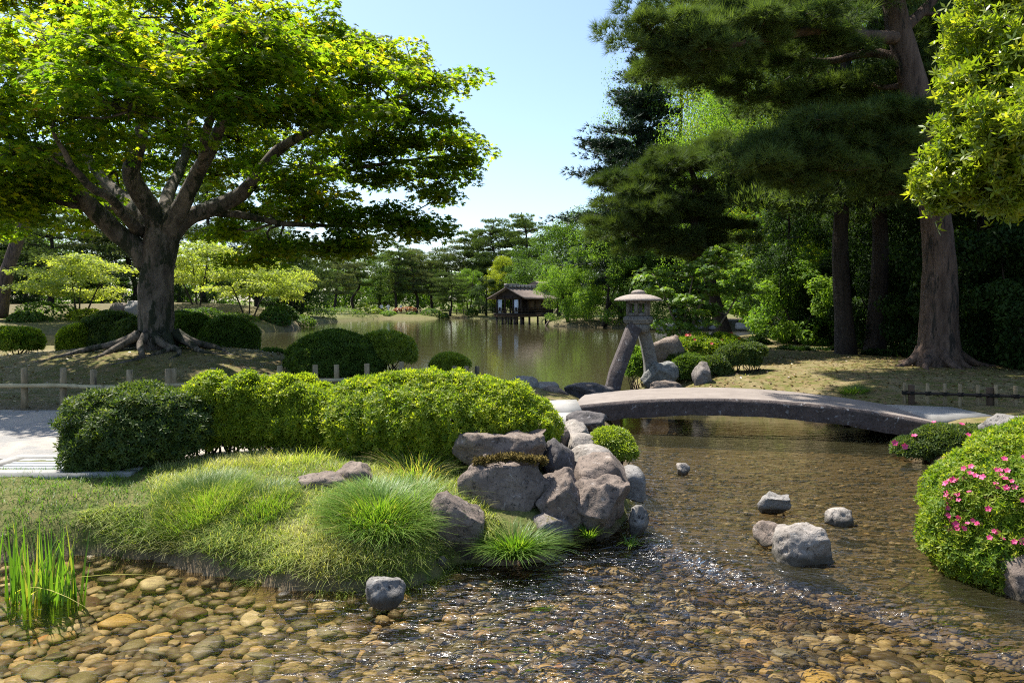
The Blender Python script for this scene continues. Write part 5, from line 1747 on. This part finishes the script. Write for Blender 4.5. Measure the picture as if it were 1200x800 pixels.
# ------------------------------------------------------------------ stone lantern
def lantern():
    Y0 = 15.5
    cx = at(748, 400, Y0)[0]
    t = thing("stone_lantern", "two-legged stone garden lantern with mushroom cap standing at the pond's edge", "lantern", (cx, Y0, 0))
    A = lambda px, py, dy=0: at(px, py, Y0 + dy)
    def leg(pts, w0, w1, d, name, mat):
        C = spline(pts, 22); n = 22
        w = np.linspace(w0, w1, n)
        T = unit(np.gradient(C, axis=0)); S = unit(np.cross(T, [0, 1, 0])); D = np.cross(S, T)
        ch = .92
        prof = [(-1, -ch), (-ch, -1), (ch, -1), (1, -ch), (1, ch), (ch, 1), (-ch, 1), (-1, ch)]
        V_ = np.stack([C + S * (w * .5)[:, None] * a + D * (d * .5) * b for a, b in prof], 1).reshape(-1, 3)
        i_ = np.arange(n - 1)[:, None] * 8; j_ = np.arange(8)[None]; k_ = (j_ + 1) % 8
        m = MB(); m.add(V_, np.stack([i_ + j_, i_ + k_, i_ + 8 + k_, i_ + 8 + j_], -1).reshape(-1, 4))
        m.f.append(np.array([[7, 6, 5, 4, 3, 2, 1, 0]])); m.f.append(np.array([[(n - 1) * 8 + q for q in range(8)]]))
        return m.build(name, M[mat], t)
    leg([A(743, 384, -.1), A(740, 390, -.2), A(734, 406, -.4), A(727, 424, -.55), A(722, 438, -.7), A(718, 455, -.8), A(714, 478, -.95)], .27, .28, .26, "leg", 'slab_side')
    leg([A(752, 384, .1), A(755, 392, .15), A(759, 408, .2), A(762, 424, .25), A(763, 440, .25)], .22, .27, .27, "leg", 'lantern')
    hexp = [(math.cos(R(60 * k + 8)), math.sin(R(60 * k + 8))) for k in range(6)]
    zt = lambda py: HC - (py - HOR) / F * Y0
    m = MB()
    prism(m, np.array(hexp) * .25, zt(389), zt(379.5), (cx, Y0, 0))
    m.build("neck", M['lantern'], t)
    m = MB()
    prism(m, np.array(hexp) * .27, zt(379.5) + .002, zt(376.5), (cx, Y0, 0), top=1.19)
    prism(m, np.array(hexp) * .325, zt(376.5) + .002, zt(372), (cx, Y0, 0), top=1.0)
    prism(m, np.array(hexp) * .325, zt(372) + .002, zt(370.5), (cx, Y0, 0), top=.9)
    m.build("platform", M['lantern'], t)
    # fire box with open windows
    m = MB()
    z0, z1 = zt(370.4), zt(352.5)
    for k in range(6):
        a = R(60 * k + 8)
        p0, p1 = np.array([math.cos(a), math.sin(a)]) * .215, np.array([math.cos(a + R(60)), math.sin(a + R(60))]) * .215
        mid = (p0 + p1) / 2; ang = math.atan2(p1[1] - p0[1], p1[0] - p0[0])
        e = np.linalg.norm(p1 - p0)
        box(m, (cx + p0[0], Y0 + p0[1], (z0 + z1) / 2), (.065, .06, z1 - z0 - .002), ang)
        box(m, (cx + mid[0], Y0 + mid[1], z0 + .035), (e - .05, .05, .066), ang)
        box(m, (cx + mid[0], Y0 + mid[1], z1 - .030), (e - .05, .05, .054), ang)
    m.build("fire_box", M['lantern'], t)
    # cap
    m = MB()
    rz_ = zt(350)
    prof = [(.05, zt(352.6)), (.30, zt(352.2)), (.44, zt(352.4)), (.495, zt(352.6)), (.50, zt(351.4)), (.46, zt(349.6)), (.37, zt(347.4)), (.26, zt(345.6)), (.17, zt(344.7)), (.02, zt(344.4))]
    lathe(m, prof, (cx, Y0, 0), 36)
    m.build("cap", M['lantern_roof'], t, True)
    m = MB()
    lathe(m, [(.02, zt(345.3)), (.13, zt(345)), (.15, zt(344)), (.145, zt(342.2)), (.11, zt(340.6)), (.06, zt(339.8)), (.01, zt(339.5))], (cx, Y0, 0), 20)
    m.build("finial", M['lantern_roof'], t, True)
    rock("white lichened plinth stone carrying the lantern's short leg", 751, 797, 424, 454, 15.5, 'lichen', 255, .5, cuts=10, cutlo=.5, flat_top=.5, name="plinth_stone")


lantern()


# ------------------------------------------------------------------ pavilion on stilts
def pavilion():
    Y0 = 79.0
    k = Y0 / F
    t = thing("pavilion", "old dark timber tea pavilion with shingled gable roof standing on stilts in the pond", "pavilion", (at(600, 358, Y0)[0], Y0, 0))
    c0 = np.array([at(611, 380, Y0)[0], Y0])          # near corner between gable side and long side
    th = R(30)
    u = np.array([-math.cos(th), math.sin(th)])        # along the gable front, to the left and away
    v = np.array([math.sin(th) * 1.0, math.cos(th)])   # along the long side, to the right and away
    W, L = 3.1, 7.5
    def P(a, b, z): q = c0 + u * a + v * b; return np.array([q[0], q[1], z])
    ang_u = math.atan2(-u[1], -u[0]); ang_v = math.atan2(v[1], v[0])
    zf, ze, zr = HC - (366 - HOR) * k + .0, HC - (347 - HOR) * k, HC - (335.5 - HOR) * k
    zf = HC - (367 - HOR) * k       # floor
    def bx(mat, name, a0, a1, b0, b1, z0, z1, par=t):
        m = MB()
        V_ = [P(a, b, z) for a in (a0, a1) for b in (b0, b1) for z in (z0, z1)]
        m.add(V_, [[0, 1, 3, 2], [4, 6, 7, 5], [0, 4, 5, 1], [2, 3, 7, 6], [0, 2, 6, 4], [1, 5, 7, 3]])
        return m.build(name, M[mat], par)
    bx('wood_dark', "floor_deck", -.25, W + .25, -.25, L, zf - .16, zf)
    bx('wood_brown', "floor_beam", -.18, W + .18, -.18, L, zf - .42, zf - .163)
    # stilts
    for a in (0.05, .8, 1.6, 2.35, 3.05):
        for b in (0.0, 1.9, 3.8, 5.7, 7.3):
            if a in (.8, 1.6, 2.35) and b > 2: continue
            q = P(a, b, 0); m = MB(); tube(m, [[q[0], q[1], -1.0], [q[0], q[1], zf - .42]], .11, .10, 8, 3, resample=True); m.build("stilt", M['wood_dark'], t, True)
    bx('wood_dark', "tie_beam", .02, W, -.05, .06, .55, .68)
    # posts
    for a, b in [(.05, .05), (1.05, .05), (2.05, .05), (3.05, .05), (.05, 1.5), (.05, 3), (.05, 4.5), (.05, 6), (.05, 7.4), (3.05, 3), (3.05, 7.4)]:
        bx('wood_dark', "post", a - .07, a + .07, b - .07, b + .07, zf, ze)
    # walls and screens
    bx('wood_dark', "back_wall", .15, W - .1, 3.2, 3.3, zf, ze)
    bx('wood_dark', "side_wall", .0, .05, 3.05, L, zf, ze)
    bx('wood_dark', "header", -.02, W + .02, -.02, .03, ze - .32, ze)
    bx('wood_dark', "header", -.02, .03, .03, L, ze - .32, ze)
    for a0 in (.42, 2.46):
        s = bx('paper', "paper_screen", a0, a0 + .52, .07, .10, zf + .02, ze - .33)
        bx('wood_dark', "opening_shade", a0 + .16, a0 + .38, .055, .068, zf + .25, zf + .62, s)  # solid dark board stands in for the shade of an opening
    for b0 in (1.6, 3.15, 4.65):
        s = bx('wood_brown', "lattice_window", -.045, -.005, b0, b0 + 1.2, zf + .35, ze - .40)
    # railing
    for z in (zf + .22, zf + .48):
        bx('wood_dark', "rail", -.22, W + .22, -.23, -.19, z, z + .06)
        bx('wood_dark', "rail", -.23, -.19, -.18, L, z, z + .06)
    for i_ in range(8):
        a = -.2 + i_ * (W + .4) / 7
        bx('wood_dark', "baluster", a - .025, a + .025, -.235, -.185, zf, zf + .56)
    for i_ in range(1, 12):
        b = -.2 + i_ * .65
        bx('wood_dark', "baluster", -.235, -.185, b - .025, b + .025, zf, zf + .56)
    # gable wall
    m = MB(); mid = W / 2
    V_ = [P(-.1, .02, ze), P(W + .1, .02, ze), P(mid, .02, zr - .12), P(-.1, .12, ze), P(W + .1, .12, ze), P(mid, .12, zr - .12)]
    m.add(V_, [[0, 1, 2], [3, 5, 4]]); m.add(V_, [[0, 3, 4, 1], [1, 4, 5, 2], [2, 5, 3, 0]])
    m.build("gable", M['wood_dark'], t)
    # roof, two slopes with thickness
    m = MB()
    ov, fr_ = .85, .6
    for s in (-1, 1):
        n = 8
        rows = []
        for q in range(n + 1):
            f = q / n
            a = mid + s * (mid + ov) * f
            z = zr - (zr - ze + .22) * (f ** .88) + .02
            rows.append([P(a, -fr_, z), P(a, L + .3, z), P(a, L + .3, z - .14), P(a, -fr_, z - .14)])
        V_ = np.array(rows).reshape(-1, 3)
        Fc = []
        for q in range(n):
            for w_ in range(4):
                Fc.append([q * 4 + w_, q * 4 + (w_ + 1) % 4, (q + 1) * 4 + (w_ + 1) % 4, (q + 1) * 4 + w_])
        Fc.append([n * 4, n * 4 + 1, n * 4 + 2, n * 4 + 3])
        m.add(V_, Fc)
    roof = m.build("roof", M['roof'], t)
    m = MB(); V_ = [P(a, b, z) for a in (mid - .22, mid + .22) for b in (-fr_ - .05, L + .3) for z in (zr + .0, zr + .30)]
    m.add(V_, [[0, 1, 3, 2], [4, 6, 7, 5], [0, 4, 5, 1], [2, 3, 7, 6], [0, 2, 6, 4], [1, 5, 7, 3]]); m.build("ridge", M['tile'], roof)
    for i_ in range(9):
        b = -.3 + i_ * .85
        m = MB(); V_ = [P(a, bb, z) for a in (mid - .40, mid + .40) for bb in (b, b + .36) for z in (zr - .10, zr + .14)]
        m.add(V_, [[0, 1, 3, 2], [4, 6, 7, 5], [0, 4, 5, 1], [2, 3, 7, 6], [0, 2, 6, 4], [1, 5, 7, 3]]); m.build("ridge_weight", M['slab_pale'], roof)
    # upper roof behind
    m = MB(); V_ = [P(a, b, z) for (a, z) in ((mid - 1.0, zr + .30), (mid + 1.0, zr + .30), (mid, zr + .75)) for b in (L - 1.6, L + 1.2)]
    m.add(V_, [[0, 2, 4], [1, 5, 3]]); m.add(V_, [[0, 1, 3, 2], [2, 3, 5, 4], [4, 5, 1, 0]]); m.build("upper_roof", M['roof'], t)
    # fallen limb in the water
    m = MB(); tube(m, [at(638, 384, 74), at(645, 374, 74), at(653, 362, 74)], .11, .07, 7, 8)
    tag(m.build("dead_branch", M['twig'], None, True, tuple(at(638, 384, 74))), "bare pale branch slanting out of the water beside the pavilion", "branch")


pavilion()


# ------------------------------------------------------------------ fences, drain
def bamboo_fence():
    t = thing("bamboo_fence", "low bamboo rail fence with wooden posts along the path before the great maple", "fence", (at(75, 480, 11.8)[0], 11.8, .35))
    pts = []
    for px, Y in [(-45, 11.4), (29, 11.55), (74, 11.7), (110, 11.8), (152, 12.0), (197, 12.2), (204, 12.25), (250, 12.4), (292, 12.6), (328, 12.8), (370, 13.0), (395, 13.2), (430, 13.4), (470, 13.8), (533, 14.3), (547, 14.5), (559, 14.7)]:
        x_ = (px - 600) / F * Y
        z_ = gz(x_, Y)
        top = HC - ((431 if px < 80 else 433 if px < 400 else 429) - HOR) / F * Y
        top = max(top, z_ + (.5 if px < 480 else .36))
        m = MB(); tube(m, [[x_, Y, z_ - .1], [x_ + random.uniform(-.012, .012), Y, top]], .05, .047, 10, 4, bump=.05)
        m.build("post", M['post'], t, True)
        m = MB(); lathe(m, [(.062, -.03), (.07, 0), (.062, .03)], (x_, Y - .004, top - .27), 10); m.build("rope_tie", M['rope'], t)
        pts.append([x_, Y - .07, top - .27])
    C = np.array(pts)
    m = MB()
    # bamboo rail with nodes
    Cs = spline(C, 120); rr = .034 + .006 * (np.arange(120) % 6 == 0)
    tube(m, Cs, list(rr), seg=10, resample=False)
    m.build("rail", M['bamboo'], t, True)


bamboo_fence()


def rope_fence():
    t = thing("low_fence", "low weathered post fence with dark roped rail on the clearing right of the bridge", "fence", (at(1130, 470, 12.6)[0], 12.6, .4))
    pts = []
    for px, Y, th in [(1060, 12.7, 1), (1068, 12.65, 2), (1087, 12.6, 1), (1107, 12.5, 1), (1125, 12.45, 1), (1146, 12.4, 1), (1160, 12.35, 2), (1167, 12.3, 1), (1190, 12.2, 1), (1215, 12.1, 1), (1245, 12.0, 1)]:
        x_ = (px - 600) / F * Y; z_ = gz(x_, Y)
        top = HC - ((448 + (px - 1060) * .03) - HOR) / F * Y
        m = MB(); tube(m, [[x_, Y, z_ - .1], [x_, Y, top - (.04 if th == 2 else 0)]], .030 + .025 * (th == 2), .028 + .025 * (th == 2), 9, 4, bump=.06)
        m.build("post", M['wood_brown' if th == 2 else 'post'], t, True)
        pts.append([x_, Y - .05, top - .17])
        m = MB(); lathe(m, [(.05, -.03), (.055, 0), (.05, .03)], (x_, Y - .02, top - .17), 8); m.build("rope_tie", M['rope'], t)
    m = MB(); tube(m, pts, .022, .022, 8, 60, bump=.1); m.build("rail", M['wood_dark'], t, True)


rope_fence()


def far_fence():
    t = thing("far_fence", "thin low rail fence along the path on the far shore", "fence", (at(560, 366, 119.5)[0], 119.5, .5))
    for k in range(22):
        x_ = -17 + k * 1.15
        z_ = gz(x_, 119.5)
        m = MB(); box(m, (x_, 119.5, z_ + .35), (.10, .10, .9)); m.build("post", M['wood_brown'], t)
    m = MB(); box(m, (-17 + 21 * 1.15 / 2, 119.42, gz(-5, 119.5) + .62), (24.3, .05, .09)); m.build("rail", M['post'], t)


far_fence()


def drain():
    z = gz(-3.9, 7.45) + .06
    c = at(38, 556, 7.4)
    t = thing("drain_grate", "slatted stone-rimmed drain cover set in the path's near edge at left", "drain cover", (c[0], 7.55, .38))
    x0, x1, y0, y1, z = -5.1, -3.75, 7.15, 7.75, .40
    m = MB()
    for (cx_, cy_, sx, sy) in [((x0 + x1) / 2, y0 - .07, x1 - x0 + .28, .14), ((x0 + x1) / 2, y1 + .07, x1 - x0 + .28, .14), (x0 - .07, (y0 + y1) / 2, .14, y1 - y0 - .003), (x1 + .07, (y0 + y1) / 2, .14, y1 - y0 - .003)]:
        box(m, (cx_, cy_, z - .05), (sx, sy, .14))
    m.build("rim", M['slab_pale'], t)
    m = MB(); box(m, ((x0 + x1) / 2, (y0 + y1) / 2, z - .06), (x1 - x0, y1 - y0, .02)); m.build("pit_shade", M['pit_shade'], t)  # flat dark plate coloured as the shade below the slats
    for k in range(5):
        m = MB(); box(m, ((x0 + x1) / 2, y0 + .06 + k * .12, z - .01), (x1 - x0 - .02, .07, .03)); m.build("slat", M['iron'], t)


drain()


# ------------------------------------------------------------------ distant walkers
def skin_body(pose, H=1.62):
    """one continuous figure grown from a jointed skeleton"""
    s = H / 1.62
    J = {'pel': (0, 0, .86, .125), 'spine': (0, .0, 1.05, .115), 'chest': (0, 0, 1.24, .135), 'neck': (0, 0, 1.38, .05), 'head': (0, -.01, 1.50, .088), 'top': (0, -.01, 1.57, .07),
         'hL': (-.09, 0, .82, .085), 'kL': (-.10, -pose * .12, .46, .058), 'aL': (-.10, -pose * .06, .09, .04), 'tL': (-.10, -pose * .06 - .13, .04, .035),
         'hR': (.09, 0, .82, .085), 'kR': (.10, pose * .12, .46, .058), 'aR': (.10, pose * .22, .10, .04), 'tR': (.10, pose * .22 - .13, .04, .035),
         'sL': (-.18, 0, 1.30, .055), 'eL': (-.23, pose * .10, 1.05, .042), 'wL': (-.22, pose * .06 - .05, .83, .03), 'fL': (-.21, pose * .05 - .06, .74, .03),
         'sR': (.18, 0, 1.30, .055), 'eR': (.23, -pose * .10, 1.05, .042), 'wR': (.22, -pose * .16 - .05, .84, .03), 'fR': (.21, -pose * .18 - .06, .76, .03)}
    E = [('pel', 'spine'), ('spine', 'chest'), ('chest', 'neck'), ('neck', 'head'), ('head', 'top'), ('pel', 'hL'), ('hL', 'kL'), ('kL', 'aL'), ('aL', 'tL'), ('pel', 'hR'), ('hR', 'kR'), ('kR', 'aR'), ('aR', 'tR'),
         ('chest', 'sL'), ('sL', 'eL'), ('eL', 'wL'), ('wL', 'fL'), ('chest', 'sR'), ('sR', 'eR'), ('eR', 'wR'), ('wR', 'fR')]
    keys = list(J)
    me = bpy.data.meshes.new("body")
    me.from_pydata([tuple(c * s for c in J[q][:3]) for q in keys], [(keys.index(a), keys.index(b)) for a, b in E], [])
    o = bpy.data.objects.new("body", me); COL.objects.link(o)
    md = o.modifiers.new("skin", 'SKIN'); o.modifiers.new("sub", 'SUBSURF').levels = 1
    for i_, q in enumerate(keys):
        me.skin_vertices[0].data[i_].radius = (J[q][3] * s, J[q][3] * s)
    me.skin_vertices[0].data[0].use_root = True
    dg = bpy.context.evaluated_depsgraph_get()
    ev = bpy.data.meshes.new_from_object(o.evaluated_get(dg))
    bpy.data.objects.remove(o)
    return ev


for (px, Y, rz, top, bot, pose, lab) in [
        (447, 121, .4, 'cloth_white', 'cloth_dark', 1, "person in a white top standing on the far shore, left one of a pair"),
        (455, 121.5, -.5, 'cloth_white', 'cloth_white', -1, "person all in white on the far shore, right one of a pair"),
        (470, 122, 1.4, 'cloth_white', 'cloth_dark', 1, "person in white walking past the red azaleas on the far shore"),
        (566, 120.5, 1.2, 'cloth_pink', 'cloth_dark', 1, "person in a pale pink top walking left of the pavilion"),
        (554, 122, .2, 'cloth_white', 'cloth_dark', -1, "person in white half hidden by the ball shrub left of the pavilion")]:
    x_ = (px - 600) / F * Y
    t = thing("person", lab, "person", (x_, Y, gz(x_, Y)), "visitors on the far shore")
    t.rotation_euler = (0, 0, rz)
    ev = skin_body(pose)
    ev.name = "body"
    ev.materials.clear(); ev.materials.append(M['skin'])
    b = bpy.data.objects.new("body", ev); COL.objects.link(b); b.parent = t
    for p_ in ev.polygons: p_.use_smooth = True
    for nm, z0, z1, mt, g in (("shirt", .84, 1.36, top, .018), ("trousers", .08, .86, bot, .012), ("hair", 1.49, 1.7, 'hair', .012)):
        me = ev.copy(); me.name = nm
        bm = bmesh.new(); bm.from_mesh(me)
        bm.normal_update()
        dele = [f for f in bm.faces if not (z0 <= f.calc_center_median().z <= z1) or (nm == "hair" and f.calc_center_median().y < -.06 and f.calc_center_median().z < 1.55)
                or (nm == "shirt" and f.calc_center_median().z < 1.0 and abs(f.calc_center_median().x) > .19)
                or (nm == "trousers" and abs(f.calc_center_median().x) > .18)]
        bmesh.ops.delete(bm, geom=dele, context='FACES')
        for v_ in bm.verts: v_.co += v_.normal * g
        bm.to_mesh(me); bm.free()
        me.materials.clear(); me.materials.append(M[mt])
        c_ = bpy.data.objects.new(nm, me); COL.objects.link(c_); c_.parent = t
